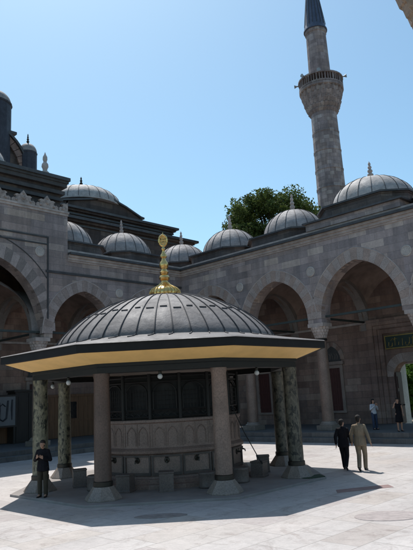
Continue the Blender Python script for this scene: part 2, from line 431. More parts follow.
def dome(parent, c, zb, rb, h, nrib=20, m='lead', lip=.07, zd=None):
    """lead dome: shell with standing seams"""
    mb = MB(); n = 48
    prof = [(rb+.06, zb-.12), (rb+.05, zb)]
    for i in range(13):
        t = PI/2*i/12*.985
        prof.append((rb*math.cos(t), zb+h*math.sin(t)))
    mb.lathe(prof, n, c)
    for k in range(nrib):
        a = 2*PI*(k+.5)/nrib; pts = []
        for i in range(11):
            t = PI/2*i/10*.93
            r_ = rb*math.cos(t)+.012; pts.append((c[0]+r_*math.cos(a), c[1]+r_*math.sin(a), zb+h*math.sin(t)+.01))
        mb.tube(pts, .018, 5, 1)
    return mb.build('dome', [M[m], M['seam']], parent)

def chamfer(c, hx, hy, ch):
    x, y = c
    return [(x-hx+ch,y-hy),(x+hx-ch,y-hy),(x+hx,y-hy+ch),(x+hx,y+hy-ch),(x+hx-ch,y+hy),(x-hx+ch,y+hy),(x-hx,y+hy-ch),(x-hx,y-hy+ch)]

def drum(parent, c, hx, hy, ch, z0, z1, m='stone_drum'):
    mb = MB(); mb.prism(chamfer(c, hx, hy, ch), idf, z0, z1-.14)
    mb.prism(chamfer(c, hx+.05, hy+.05, ch), idf, z1-.14, z1-.07, 0)
    mb.prism(chamfer(c, hx+.15, hy+.15, ch+.02), idf, z1-.07, z1+.03, 1)
    # low lead skirt between eave and dome
    a = chamfer(c, hx+.13, hy+.13, ch+.02); b = chamfer(c, hx*.86, hy*.86, ch*1.05)
    mb.rings([[(x, y, z1+.03) for x, y in a], [(x, y, z1+.16) for x, y in b]], 2, False, True)
    return mb.build('drum', [M[m], M['lead_dark'], M['lead']], parent, smooth=False)

# ------------------------------------------------------------------ porticos
SC = [0., 5.55, 11.1, 17.1, 22.65, 28.2]
THK, DEP = .9, 5.6

def window(parent, fn, s, w_=1.05, z0=1.35, z1=4.1, dark=False):
    d = DEP
    mb = MB(); t = .22
    for a, b, q, r_ in ((s-w_/2-t, s-w_/2, z0-.15, z1+t), (s+w_/2, s+w_/2+t, z0-.15, z1+t), (s-w_/2, s+w_/2, z1, z1+t), (s-w_/2, s+w_/2, z0-.15, z0)):
        mb.prism([(a,q),(b,q),(b,r_),(a,r_)], fn, d-.1, d+.05)
    mb.prism([(s-w_/2-t-.12,z1+t+.003),(s+w_/2+t+.12,z1+t+.003),(s+w_/2+t+.12,z1+t+.22),(s-w_/2-t-.12,z1+t+.22)], fn, d-.2, d+.05)
    fr = mb.build('window', M['vous_left3'], parent, smooth=False, bevel=.012)
    mb = MB()
    nb = 6; bw = w_/nb
    for k in range(nb):
        a = s-w_/2+k*bw+.006; mb.prism([(a,z0),(a+bw-.012,z0),(a+bw-.012,z1),(a,z1)], fn, d-.02, d+.06)
    for zc in (z0+.35, (z0+z1)/2, z1-.35):
        mb.prism([(s-w_/2,zc-.07),(s+w_/2,zc-.07),(s+w_/2,zc+.07),(s-w_/2,zc+.07)], fn, d-.045, d-.021)
    mb.build('shutter', M['glass_dark'] if dark else M['shutter'], fr, smooth=False)
    # blind pointed tympanum
    mb = MB(); zt = z1+t+.24
    mb.prism(arch_pts(s, w_/2+.1, zt+.1, zt+1.0, 8)+[(s+w_/2+.1,zt),(s-w_/2-.1,zt)], fn, d-.03, d+.05, 0)
    ins = arch_pts(s, w_/2-.02, zt+.12, zt+.86, 8)
    for k in range(5):
        x = s-.38+k*.19
        mb.tube([fn(x, zt+.12, d-.04), fn(x+.05, zt+.3+.1*(k % 2), d-.04), fn(x-.05, zt+.5, d-.04)], .018, 5, 1)
    mb.build('tympanum', [M['trim_dark'], M['vous_left2']], fr, smooth=False)
    mb = MB(); voussoirs(mb, fn, s, w_/2+.1, zt+.1, zt+1.0, .3, d-.06, d+.03, 9)
    mb.build('arch_surround', [M['stone_in'], M['vous_left3']], fr, smooth=False)

def portico(name, label, fn, bays, cols, centre, s0, s1, stone, vous, wins, left=False, inner=True, xwall=None):
    root = thing(name, fn((s0+s1)/2, 0., 0.), label, 'arcade', 'arcades round the courtyard')
    f2 = lambda a, b, d: fn(a, b, d)
    # wall with pointed arches
    ZI = 6.5
    out = [(s0, ZI)]
    for i, (c, a, zs, za) in enumerate(bays):
        out += [(c-a, ZI)]+arch_pts(c, a, zs, za)+[(c+a, ZI)]
    out += [(s1, ZI), (s1, 11.62), (s0, 11.62)]
    mb = MB(); mb.prism(out, f2, 0., THK)
    mb.build('arch_wall', M[stone], root, ang=25, tri=True)
    for i, (c, a, zs, za) in enumerate(bays):
        big = left and i == centre
        mb = MB(); voussoirs(mb, f2, c, a-.002, zs, za-.002, .62 if not big else .72, -.012-.005*(i % 2), .35, 23 if not big else 27)
        vm = [M['vous_left'], M['vous_left2']] if big else ([M['vous_a'], M['vous_b']] if not left else [M['vous_left'], M['vous_left3']])
        mb.build('arch_ring', vm, root, smooth=False)
        # thin hood line
        mb = MB(); e = .64 if not big else 1.12
        p = arch_pts(c, a+e, zs, za+e*1.08, 40)
        if big: p = [q for q in p if abs(q[0]-c) < 3.36]
        mb.tube([f2(x, z, -.0) for x, z in p], .035, 6)
        mb.build('hood_moulding', M['trim'] if not big else M['trim_dark'], root)
    # columns
    for s in cols:
        x, y, _ = fn(s, 0, THK/2)
        mb = MB(); mb.lathe([(.33,.98),(.335,1.2),(.33,3.0),(.295,5.55)], 28, (x, y))
        co = mb.build('column', M['granite_b'] if int(s*10) % 2 else M['trim'], root)
        mb = MB(); mb.box(x-.5, x+.5, y-.5, y+.5, .5, .78); mb.lathe([(.5,.78),(.5,.84),(.42,.88),(.42,.92),(.36,.98)], 28, (x, y))
        mb.build('base', M['marble'], co, bevel=.015)
        mb = MB(); mb.lathe([(.31,5.5),(.35,5.53),(.35,5.6),(.30,5.63)], 24, (x, y), 1)
        # stalactite capital: tiers of little niches growing to a square
        for t in range(4):
            q = .30+.055*t; z = 5.63+.165*t; n = 16
            mb.lathe([(q,z),(q+.05,z+.06),(q+.075,z+.165)], n*2, (x, y), 0, a0=PI/n*(t % 2), scal=lambda j: 1.0 if j % 2 else .90)
        mb.box(x-.52, x+.52, y-.47, y+.47, 6.29, 6.5)
        mb.build('capital', [M['trim'] if inner else M['capital_shaded'], M['iron']], co, smooth=False)
    # iron tie rods
    allc = [s0+.2]+list(cols)+[s1-.2]
    for a, b in zip(allc[:-1], allc[1:]):
        mb = MB(); mb.prism([(a,6.8),(b,6.8),(b,6.92),(a,6.92)], f2, .38, .5)
        mb.build('tie_rod', M['rod'], root, smooth=False)
    for s in cols:
        mb = MB(); mb.prism([(s-.06,6.78),(s+.06,6.78),(s+.06,6.9),(s-.06,6.9)], f2, .502, DEP)
        mb.build('tie_rod', M['rod'], root, smooth=False)
    # eaves: stone moulding and lead lip
    for a, b in (((s0, 9.395), (18.855, s1)) if left else ((s0, s1),)):
        mb = MB()
        for z0, z1, pr in ((11.2,11.3,.05),(11.3,11.46,.11),(11.46,11.6,.2)):
            mb.prism([(a,z0),(b,z0),(b,z1-.002),(a,z1-.002)], f2, -pr, 0.)
        mb.prism([(a,11.6),(b,11.6),(b,11.74),(a,11.74)], f2, -.36, .2, 1)
        mb.prism([(a,11.742),(b,11.742),(b,11.95),(a,11.95)], f2, -.02, THK, 0)
        mb.build('cornice', [M['trim'], M['lead_dark']], root, smooth=False)
    if not inner: return root
    # back wall, roof slab, vaults, transverse arches
    mb = MB(); mb.prism([(s0-.2,11.60),(s1,11.60),(s1,11.72),(s0-.2,11.72)], f2, THK, DEP+.7)
    mb.build('roof', M['lead'], root, smooth=False)
    bb = xwall if xwall else [(s0-.2,.0),(s1,.0),(s1,11.598),(s0-.2,11.598)]
    mb = MB(); mb.prism(bb, f2, DEP, DEP+.75)
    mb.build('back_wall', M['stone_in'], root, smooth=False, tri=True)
    mb = MB()
    for z0, z1, pr in ((6.72, 6.86, .1),):
        mb.prism([(s0,z0),(s1,z0),(s1,z1),(s0,z1)], f2, DEP-pr, DEP)
    mb.build('string_course', M['trim'], root, smooth=False)
    for s in cols:
        cd = (THK+DEP)/2; a = (DEP-THK)/2
        fr = lambda q, z, ss: fn(ss, z, q)
        mb = MB(); ip = arch_pts(cd, a-.02, 6.55, 9.25, 12); op = arch_pts(cd, a+.3, 6.55, 9.75, 12)
        mb.prism([(cd-a+.02,6.3)]+ip+[(cd+a-.02,6.3),(cd+a+.2,6.3)]+op[::-1]+[(cd-a-.2,6.3)], fr, s-.32, s+.32)
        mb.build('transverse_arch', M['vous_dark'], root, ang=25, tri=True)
    edges = [s0]+list(cols)+[s1]
    for i, (a, b) in enumerate(zip(edges[:-1], edges[1:])):
        if b-a < 2: continue
        cs, cd = (a+b)/2, (THK+DEP)/2; hs, hd = (b-a)/2, (DEP-THK)/2; rr = math.hypot(hs, hd)
        v = []; f = []; N = 14
        for p in range(N+1):
            for q in range(N+1):
                ds = hs*(2*p/N-1); dd = hd*(2*q/N-1)
                v.append(fn(cs+ds, min(11.55, 6.75+.97*math.sqrt(max(0, rr*rr-ds*ds-dd*dd))), cd+dd))
        for p in range(N):
            for q in range(N): f.append((p*(N+1)+q, p*(N+1)+q+1, (p+1)*(N+1)+q+1, (p+1)*(N+1)+q))
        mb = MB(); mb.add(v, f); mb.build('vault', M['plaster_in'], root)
    for s in wins: window(root, f2, s)
    return root

# ---- the arcade facing the camera on the right (door side)
fR = lambda s, z, d: (s, d, z)
baysR = [(2.85,2.3,6.75,9.45),(8.33,2.3,6.75,9.45),(14.03,2.46,6.75,9.7),(19.88,2.3,6.75,9.45),(25.4,2.3,6.75,9.45)]
dx0, dx1 = 12.72, 15.45
doorway = [(-1.1,0.),(dx0,0.),(dx0,3.3)]+arch_pts((dx0+dx1)/2,(dx1-dx0)/2,3.3,4.0,8)[1:-1]+[(dx1,3.3),(dx1,0.),(34,0.),(34,11.598),(-1.1,11.598)]
PR = portico('stone_arcade', 'grey stone arcade with lead domes above the arched doorway, beside the minaret', fR, baysR, SC[1:], 2, -.9, 34., 'stone', 'vous_dark', [2.5, 8.45, 19.9], xwall=doorway)
for i, c in enumerate((2.5, 8.2)):
    d = dome(PR, (c, 2.85), 12.62, 2.12, 1.98, 18)
    drum(d, (c, 2.85), 2.62, 2.6, 1.05, 11.72, 12.6)
    finial('finial', (c, 2.85), 14.58, 1.25, .17, M['trim'], d)
for c in (19.9, 25.4):
    d = dome(PR, (c, 2.85), 12.62, 2.2, 2.3, 18)
    drum(d, (c, 2.85), 2.62, 2.6, 1.05, 11.72, 12.6)
    finial('finial', (c, 2.85), 14.9, 1.25, .17, M['trim'], d)
d = dome(PR, (14.1, 2.85), 13.25, 2.5, 1.82, 20, 'lead_pale')
drum(d, (14.1, 2.85), 2.85, 2.6, 1.1, 12.45, 13.22)
finial('finial', (14.1, 2.85), 15.05, 1.15, .18, M['trim'], d)
mb = MB(); mb.box(11.1, 17.1, -.1, 6.2, 11.955, 12.36); mb.box(10.95, 17.28, -.26, 6.3, 12.363, 12.46, 1)
mb.build('raised_parapet', [M['stone'], M['lead_dark']], PR, smooth=False)
# corner dome
d = dome(PR, (-2.78, 2.85), 12.62, 2.15, 2.0, 18)
drum(d, (-2.78, 2.85), 2.62, 2.6, 1.05, 11.72, 12.6)
finial('finial', (-2.78, 2.85), 14.6, 1.2, .17, M['trim'], d)
# pale roundels between arches
def roundel(root, fn, s, z):
    x, y, _ = fn(s, z, 0); mb = MB(); n = 24
    ring = [[fn(s+r_*math.cos(2*PI*j/n), z+r_*math.sin(2*PI*j/n), dd) for j in range(n)] for r_, dd in ((.3,.02),(.3,-.03),(.24,-.05),(.22,-.03))]
    mb.rings(ring); mb.build('roundel', M['vous_pale'], root)
for s in (5.55, 11.1, 17.1): roundel(PR, fR, s, 9.55)
# portal surround, inscription, door
mb = MB()
for a, b, dd in ((11.35,11.75,-.34),(11.753,12.0,-.26),(12.003,12.3,-.18)):
    for s_ in (1, -1):
        x0, x1 = (a, b) if s_ > 0 else (28.4-b, 28.4-a)
        mb.box(x0, x1, DEP+dd, DEP+.02, .5, 6.9-(a-11.35))
    mb.box(a+.4 if False else b, 28.4-b, DEP+dd, DEP+.02, 6.9-(b-11.35), 6.9-(a-11.35)-.002)
sur = mb.build('portal_surround', M['stone_in'], PR, smooth=False, bevel=.02)
mb = MB(); mb.box(12.4, 16.0, DEP-.1, DEP+.02, 4.98, 5.82, 0)
for x0, x1, z0, z1 in ((12.4,16.,5.75,5.82),(12.4,16.,4.98,5.05),(12.4,12.47,5.052,5.748),(15.93,16.,5.052,5.748)):
    mb.box(x0, x1, DEP-.13, DEP-.101, z0, z1, 1)
random.seed(3)
x = 12.65
while x < 15.75:
    h = random.uniform(.2, .55); mb.tube([(x, DEP-.11, 5.12+random.uniform(0,.1)), (x+.03, DEP-.11, 5.12+h)], .022, 5, 1)
    if random.random() < .7:
        mb.tube([(x, DEP-.11, 5.15), (x+.1, DEP-.11, 5.1), (x+.2, DEP-.11, 5.14), (x+.24, DEP-.11, 5.28)], .022, 5, 1)
    if random.random() < .5:
        mb.tube([(x-.08, DEP-.11, 5.5), (x+.06, DEP-.11, 5.6), (x+.18, DEP-.11, 5.56)], .02, 5, 1)
    x += random.uniform(.16, .28)
mb.build('inscription_panel', [M['panel_green'], M['gold_paint']], PR, smooth=False)
mb = MB(); voussoirs(mb, fR, (dx0+dx1)/2, (dx1-dx0)/2, 3.3, 4.0, .55, DEP-.05, DEP+.05, 11)
mb.build('door_arch', [M['vous_left'], M['vous_left3']], PR, smooth=False)
mb = MB(); mb.box(dx0-.5, dx0+.02, DEP+.752, DEP+1.6, 0., 5.2); mb.box(dx1-.02, dx1+.5, DEP+.752, DEP+1.6, 0, 5.2); mb.box(dx0+.02, dx1-.02, DEP+.752, DEP+1.6, 4.05, 5.2)
mb.build('door_passage', M['white_marble'], PR, smooth=False)
mb = MB(); mb.box(dx0+.02, dx0+.12, DEP+.05, DEP+.72, .5, 3.55)
for z in (.8, 1.7, 2.6): mb.box(dx0+.121, dx0+.15, DEP+.14, DEP+.63, z, z+.7)
dl = mb.build('door', M['door_wood'], PR, smooth=False)
mb = MB(); mb.sphere((dx0+.17, DEP+.58, 1.58), .05, 8, 6); mb.build('handle', M['bronze'], dl)

# ---- the arcade on the mosque side
fL = lambda s, z, d: (-d, -s, z)
baysL = [(2.85,2.3,6.75,9.45),(8.2,2.25,6.75,9.45),(14.1,3.12,6.9,11.0),(19.9,2.3,6.75,9.45),(25.4,2.3,6.75,9.45)]
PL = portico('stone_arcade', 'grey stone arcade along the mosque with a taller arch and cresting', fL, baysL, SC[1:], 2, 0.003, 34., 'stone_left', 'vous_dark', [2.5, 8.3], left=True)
for c in (3.05, 8.1):
    d = dome(PL, (-2.85, -c), 12.62, 2.15, 2.0, 18)
    drum(d, (-2.85, -c), 2.6, 2.2, .9, 11.72, 12.6)
    finial('finial', (-2.85, -c), 14.6, 1.1, .15, M['trim'], d)
mb = MB()
mb.prism([(0.02,10.36),(10.9,10.36),(10.9,10.5),(0.02,10.5)], fL, -.06, .0)
mb.build('string_course', M['trim_dark'], PL, smooth=False)
for s in (5.55,): roundel(PL, fL, s, 9.55)
roundel(PL, fL, 11.3, 11.55)
# raised entrance block
mb = MB(); mb.prism([(9.4,11.622),(18.85,11.622),(18.85,14.2),(9.4,14.2)], fL, -.004, 1.0)
rb = mb.build('entrance_block', M['stone_left'], PL, smooth=False)
mb = MB()
for a, b, q, r_ in ((10.72,17.5,12.45,12.54),(10.825,17.395,12.02,12.10),(10.72,10.82,7.6,12.448),(17.4,17.5,7.6,12.448)):
    mb.prism([(a,q),(b,q),(b,r_),(a,r_)], fL, -.05, .02)
mb.build('frame_moulding', M['trim_dark'], rb, smooth=False)
mb = MB()
mb.prism([(9.32,14.2),(18.93,14.2),(18.93,14.31),(9.32,14.31)], fL, -.10, .9)
mb.prism([(9.36,14.05),(18.89,14.05),(18.89,14.198),(9.36,14.198)], fL, -.05, -.005)
mb.build('cornice', M['trim'], rb, smooth=False)
# cresting of leaf-shaped merlons
mb = MB(); s = 8.52
while s < 18.:
    P = .75; big = True
    o = [(s,14.06),(s,14.3),(s+.12,14.42),(s+.26,14.36),(s+.3,14.55),(s+.2,14.66),(s+.34,14.76),(s+.52,14.72),(s+.62,14.9),(s+.75,15.12),(s+.88,14.9),(s+.98,14.72),(s+1.16,14.76),(s+1.3,14.66),(s+1.2,14.55),(s+1.24,14.36),(s+1.38,14.42),(s+1.5,14.3),(s+1.5,14.06)]
    o = [(max(a, 9.4), 14.312+(b-14.06)*.74) for a, b in o]
    o = [q for n_, q in enumerate(o) if n_ == 0 or q != o[n_-1]]
    mb.prism(o, fL, -.06, .12)
    for px, pz, pr in ((s+.75,14.66,.15),(s+.3,14.46,.09),(s+1.2,14.46,.09),(s+.75,14.9,.07)):
        n = 10
        if px-pr < 9.42: continue
        mb.rings([[fL(px+pr*k*math.cos(2*PI*j/n), pz+pr*k*math.sin(2*PI*j/n), dd) for j in range(n)] for k, dd in ((1,-.05),(.75,-.11),(.3,-.13))])
    s += 1.56
mb.build('cresting', M['crest'], rb, smooth=False, tri=True)
mb = MB(); mb.prism([(9.3,14.202),(18.9,14.202),(18.9,15.3),(9.3,15.3)], fL, 1.002, 5.4)
for z0, z1, pr in ((15.3,15.5,.12),(15.502,15.72,.0),(15.722,15.95,.2),(15.952,16.2,.05),(16.202,16.45,.3),(16.452,16.6,.38)):
    mb.prism([(9.3-pr,z0),(18.9+pr,z0),(18.9+pr,z1),(9.3-pr,z1)], fL, .95-pr, 5.4, 1 if pr > .1 else 0)
mb.prism([(8.86,16.602),(19.3,16.602),(19.3,16.82),(8.86,16.82)], fL, .45, 5.6, 2)
mb.build('upper_block', [M['stone_mosque'], M['trim_dark'], M['lead_dark']], rb, smooth=False)
dd_ = dome(PL, (-3.2, -14.3), 17.0, 2.25, 1.75, 20, 'lead_pale')
mb = MB(); mb.lathe([(2.4,16.7),(2.4,16.9),(2.5,16.92),(2.5,17.0),(2.3,17.05)], 16, (-3.2, -14.3)); mb.build('drum', M['stone_mosque'], dd_, smooth=False)
finial('finial', (-3.2, -14.3), 18.7, 1.3, .18, M['trim'], dd_)
finial('corner_pinnacle', (-4., -8.62), 16.9, 3.0, .36, M['vous_pale'], PL)
mb = MB(); mb.box(-4.4, -3.6, -9.0, -8.3, 11.7, 16.95); mb.build('pinnacle_pier', M['stone_mosque'], PL, smooth=False)
# wooden panelling and openings at the back of this arcade
mb = MB()
for k in range(30):
    s = 2.6+k*.375
    mb.prism([(s,.52),(s+.36,.52),(s+.36,3.2),(s,3.2)], fL, DEP-.30, DEP-.24)
mb.prism([(2.55,3.202),(13.9,3.202),(13.9,3.36),(2.55,3.36)], fL, DEP-.34, DEP-.2)
mb.prism([(2.55,1.55),(13.9,1.55),(13.9,1.66),(2.55,1.66)], fL, DEP-.325, DEP-.301)
wp = mb.build('wood_panelling', M['panelling'], PL, smooth=False)
for s in (3.3, 5.4, 7.6):
    mb = MB(); mb.prism([(s,1.75),(s+.62,1.75),(s+.62,2.85),(s,2.85)], fL, DEP-.32, DEP-.302); mb.build('window', M['glass_dark'], wp, smooth=False)

# ---- near arcade whose capital shows at the upper corner of the view
XN = 28.925
fN = lambda s, z, d: (XN-.45+d, -23.9-s, z)
baysN = [(-8.2,2.3,6.75,9.45),(-2.78,2.3,6.75,9.45),(2.78,2.3,6.75,9.45)]
PN = portico('stone_arcade', 'nearest arcade, only the shaded brown edge of one capital showing against the sky', fN, baysN, [-5.55, 0.], 9, -10.9, 5.6, 'stone', 'vous_dark', [], inner=False)

# ------------------------------------------------------------------ mosque hall behind
MQ = thing('mosque', (-20, -10, 0), 'dark stone mosque hall with stepped cornices, turrets and lead domes rising behind the arcade', 'mosque')
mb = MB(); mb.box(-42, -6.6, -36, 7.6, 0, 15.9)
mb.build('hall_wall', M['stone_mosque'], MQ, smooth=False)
def stepped(x1, y1, z0, tiers, x0=-42, y0=-36):
    mb = MB(); z = z0
    for h, pr, mi in tiers:
        mb.box(x0, x1+pr, y0, y1+pr, z+.002, z+h, mi); z += h
    return mb
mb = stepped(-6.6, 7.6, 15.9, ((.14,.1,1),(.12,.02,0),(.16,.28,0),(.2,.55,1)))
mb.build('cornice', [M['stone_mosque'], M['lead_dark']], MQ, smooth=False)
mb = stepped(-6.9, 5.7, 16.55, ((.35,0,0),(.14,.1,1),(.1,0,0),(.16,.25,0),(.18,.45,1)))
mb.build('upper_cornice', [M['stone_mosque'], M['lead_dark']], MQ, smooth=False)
# arched dome base with sloping shoulders
fD = lambda a, b, d: (d, a, b)
ol = [(-6.8,17.4),(-6.8,17.7),(-5.4,17.95),(-.9,19.0),(.6,18.55),(2.1,17.95),(2.3,17.4)]
mb = MB(); mb.prism([(a, b-.14 if b > 17.5 else b) for a, b in ol], fD, -7.0, -13.)
mb.prism([(-6.95,17.56)]+[(a*1.02, b-.138) for a, b in ol[1:-1]]+[(2.5,17.75),(2.5,17.9)]+[(a*1.02, b) for a, b in ol[1:-1][::-1]]+[(-6.95,17.7)], fD, -6.8, -13.2, 1)
mb.build('dome_base', [M['stone_mosque'], M['lead_dark']], MQ, smooth=False, tri=True)
d = dome(MQ, (-9.9, -1.75), 18.7, 3.3, 1.75, 24, 'lead_pale')
finial('finial', (-9.9, -1.75), 20.4, 1.15, .16, M['bronze'], d)
d = dome(MQ, (-9.9, -20.), 18.9, 3.5, 1.95, 24, 'lead_pale')
# great arch of the main dome's wall, with windows
mb = MB(); n = 24; yc, zc, ro = -8.6, 22.1, 4.0
mb.prism([(yc+ro, 17.3)]+[(yc+ro*math.cos(PI*i/n), zc+ro*math.sin(PI*i/n)) for i in range(n+1)]+[(yc-ro, 17.3)], fD, -14.1, -22.)
mb.build('great_arch_wall', M['stone_mosque'], MQ, smooth=False, tri=True)
mb = MB()
for i in range(20):
    a0, a1 = PI*(i+.04)/20, PI*(i+.96)/20
    q = [(yc+rr*math.cos(a), zc+rr*math.sin(a)) for rr, a in ((ro-.55,a0),(ro+.05,a0),(ro+.05,a1),(ro-.55,a1))]
    mb.prism(q, fD, -13.9, -14.3)
mb.build('great_arch', M['stone_in'], MQ, smooth=False)
mb = MB()
q = [(yc+(ro+.1)*math.cos(PI*i/n), zc+(ro+.1)*math.sin(PI*i/n)) for i in range(n+1)]+[(yc+(ro+.3)*math.cos(PI*i/n), zc+(ro+.3)*math.sin(PI*i/n)) for i in range(n, -1, -1)]
mb.prism(q, fD, -13.75, -22.2); mb.build('lead_coping', M['lead_dark'], MQ, tri=True)
for y in (-6.3, -7.5, -8.7, -9.9):
    mb = MB(); mb.prism([(y-.28,19.6)]+arch_pts(y,.28,22.6,23.1,6)+[(y+.28,19.6)], fD, -14.07, -14.4); mb.build('window', M['glass_dark'], MQ, smooth=False, tri=True)
def turret(c, r_, z0, z1, hd, n=12, fin=1.0):
    mb = MB(); mb.lathe([(r_,z0),(r_,z1),(r_*1.04,z1+.04),(r_*1.06,z1+.16),(r_*.98,z1+.2)], n, c)
    t = mb.build('turret', M['turret'], MQ, smooth=False)
    mb = MB(); mb.lathe([(r_*1.0,z1+.19)]+[(r_*math.cos(PI/2*i/8*.97), z1+.2+hd*math.sin(PI/2*i/8)) for i in range(9)], 24, c)
    mb.build('turret_dome', M['lead'], t)
    if fin: finial('finial', c, z1+.18+hd, fin, .12, M['bronze'], t)
    return t
turret((-14.2, -4.35), .78, 16., 24.25, .85)
turret((-15., -7.3), 1.58, 16., 28.25, 1.2, 16)
mb = MB(); mb.box(-24, -13.9, -12.5, -5.55, 25.72, 25.95); mb.box(-24, -14.4, -12.5, -6., 22., 25.718)
mb.build('tower_ledge', [M['lead_dark']], MQ, smooth=False)
d = dome(MQ, (-26, -14), 24, 9.2, 6.0, 30, 'lead')

# ------------------------------------------------------------------ minaret
H_ = Vector((-.5186, .855, 0)).normalized(); PX, PY = CX+H_.x*75, CY+H_.y*75
MI = thing('minaret', (PX, PY, 0), 'tall brown stone minaret with one muqarnas balcony and a blue grey cone', 'minaret')
pc = (PX, PY)
mb = MB(); mb.lathe([(2.3,0),(2.3,14),(1.95,18),(1.84,28),(1.70,38.5)], 16, pc)
for z in (21, 24.6, 27.9, 30.4, 33.0, 35.6):
    r_ = 2.0-.0155*(z-17); mb.lathe([(r_,z),(r_+.07,z+.08),(r_+.07,z+.26),(r_,z+.34)], 16, pc)
mb.build('shaft', M['stone_min'], MI, smooth=False)
mb = MB(); z = 38.35; r_ = 1.72
for t, (dz, dr) in enumerate(((.55,.30),(.6,.25),(.75,.22),(.8,.2),(.6,.14))):
    n = 24; r2 = r_+dr
    mb.lathe([(r_-.05,z),(r_+.03,z+dz*.25),(r2,z+dz*.8),(r2+.03,z+dz)], n*2, pc, 0, a0=PI/n*(t % 2), scal=lambda j: 1. if j % 2 else .92)
    z += dz; r_ = r2
mb.lathe([(r_,z),(r_+.1,z+.1),(r_+.1,z+.4),(r_+.02,z+.45),(.5,z+.45)], 32, pc)
ba = mb.build('balcony', M['stone_min'], MI, smooth=False); zf = z+.45; rf = r_+.02
mb = MB()
for k in range(16):
    a = 2*PI*k/16; x, y = PX+rf*math.cos(a), PY+rf*math.sin(a)
    mb.lathe([(.1,zf),(.1,zf+1.3)], 6, (x, y))
    a2 = 2*PI*(k+1)/16
    p0, p1 = Vector((x, y, 0)), Vector((PX+rf*math.cos(a2), PY+rf*math.sin(a2), 0))
    for u in (.35,.65):
        p = p0.lerp(p1, u); mb.lathe([(.075,zf),(.075,zf+1.15)], 5, (p.x, p.y))
mb.lathe([(rf-.1,zf+1.15),(rf+.14,zf+1.15),(rf+.14,zf+1.35),(rf-.1,zf+1.35)], 32, pc)
mb.lathe([(rf-.08,zf),(rf+.08,zf),(rf+.08,zf+.2),(rf-.08,zf+.2)], 32, pc)
mb.build('parapet', M['stone_min'], ba, smooth=False)
mb = MB()
for a in (R(-150), R(-60), R(20), R(-100)):
    x, y = PX+(rf+.35)*math.cos(a), PY+(rf+.35)*math.sin(a); zz = zf+1.2
    d_ = Vector((math.cos(a), math.sin(a), 0))
    mb = MB(); mb.tube([Vector((x, y, zz))-d_*.35, Vector((x, y, zz)), Vector((x, y, zz))+d_*.3], [.07,.1,.25], 10)
    mb.build('loudspeaker', M['speaker'], ba)
mb = MB(); mb.lathe([(1.46,zf-.1),(1.44,45.5),(1.36,50.0),(1.36,50.3),(1.46,50.4),(1.46,50.8)], 16, pc)
mb.build('upper_shaft', M['stone_min'], MI, smooth=False)
mb = MB(); mb.lathe([(1.52,50.8),(1.60,50.83),(1.60,51.0),(1.45,51.3),(.9,56.),(.4,60.5),(.08,62.5),(.08,63.3)], 24, pc)
for k in range(16):
    a = 2*PI*k/16; mb.tube([(PX+r_*math.cos(a), PY+r_*math.sin(a), z) for r_, z in ((1.46,51.6),(.91,56.),(.41,60.5))], .035, 5, 1)
cp = mb.build('cone_roof', [M['cap_lead'], M['seam']], MI)
finial('finial', pc, 63.2, 2.0, .2, M['gold'], cp)

# ------------------------------------------------------------------ trees
def tree(name, loc, label, crown_c, crown_r, nclump, nleaf, leaf, mat, group=None, seed=1, sq=.85, rmin=.35):
    rnd = random.Random(seed); L = Vector(loc); cc = Vector(crown_c)
    t = thing(name, loc, label, 'tree', group)
    def rdir():
        while True:
            v = Vector((rnd.uniform(-1,1), rnd.uniform(-1,1), rnd.uniform(-1,1)))
            if .1 < v.length < 1: return v.normalized()
    clumps = []
    for k in range(nclump):
        dv = rdir(); rr = crown_r*(rnd.uniform(rmin, 1.)**.5)*rnd.uniform(.8, 1.08)
        p = cc+Vector((dv.x*rr, dv.y*rr, dv.z*rr*sq)); clumps.append((p, crown_r*rnd.uniform(.14, .30)))
    mb = MB(); hgt = cc.z-L.z; fork = L+Vector((0, 0, hgt*.55))
    r0_ = crown_r*.09
    mb.tube([L, L+Vector((.1,0,hgt*.3)), fork, cc], [r0_*1.3, r0_, r0_*.85, r0_*.3], 9)
    for p, cr in clumps[::3]:
        m1 = fork.lerp(p, .5)+Vector((0, 0, crown_r*.08)); mb.tube([fork+Vector((0,0,rnd.uniform(0,hgt*.3))), m1, p], [r0_*.45, r0_*.25, r0_*.06], 6)
    mb.build('trunk', M['bark'], t)
    V = []; F = []
    for p, cr in clumps:
        for k in range(nleaf):
            dv = rdir(); q = p+Vector((dv.x, dv.y, dv.z*.75))*cr*(rnd.random()**.4)
            a = rdir(); a = (a+dv*.5).normalized(); b = a.orthogonal().normalized(); b.rotate(Matrix.Rotation(rnd.uniform(0, 2*PI), 3, a)); c_ = a.cross(b)
            s_ = leaf*rnd.uniform(.6, 1.3); i = len(V)
            V += [q-b*s_*.5, q-c_*s_*.28+a*s_*.06, q+b*s_*.5, q+c_*s_*.28+a*s_*.06]; F.append((i, i+1, i+2, i+3))
    mb = MB(); mb.add(V, F); mb.build('crown', mat, t, smooth=False, recalc=False)
    return t
hd = Vector((-.6, .8, 0)); tb = Vector((CX, CY, 0))+hd*52
tree('plane_tree', (tb.x, tb.y, 0), 'broad dark green tree showing above the arcade roof beside the minaret', (tb.x-.2, tb.y-.2, 17.4), 4.75, 150, 260, .27, M['leaf'], seed=4, sq=.66)
tree('garden_tree', (8.6, 16.5, 0), 'fresh green tree glimpsed through the open doorway', (8.6, 16.5, 2.9), 2.7, 80, 120, .26, M['leaf_bright'], seed=9, rmin=.1)
tree('garden_tree', (5.2, 22.5, 0), 'pale green tree far behind the doorway, mostly hidden', (5.2, 22.5, 4.2), 3.2, 60, 90, .3, M['leaf_bright'], seed=12, rmin=.1)

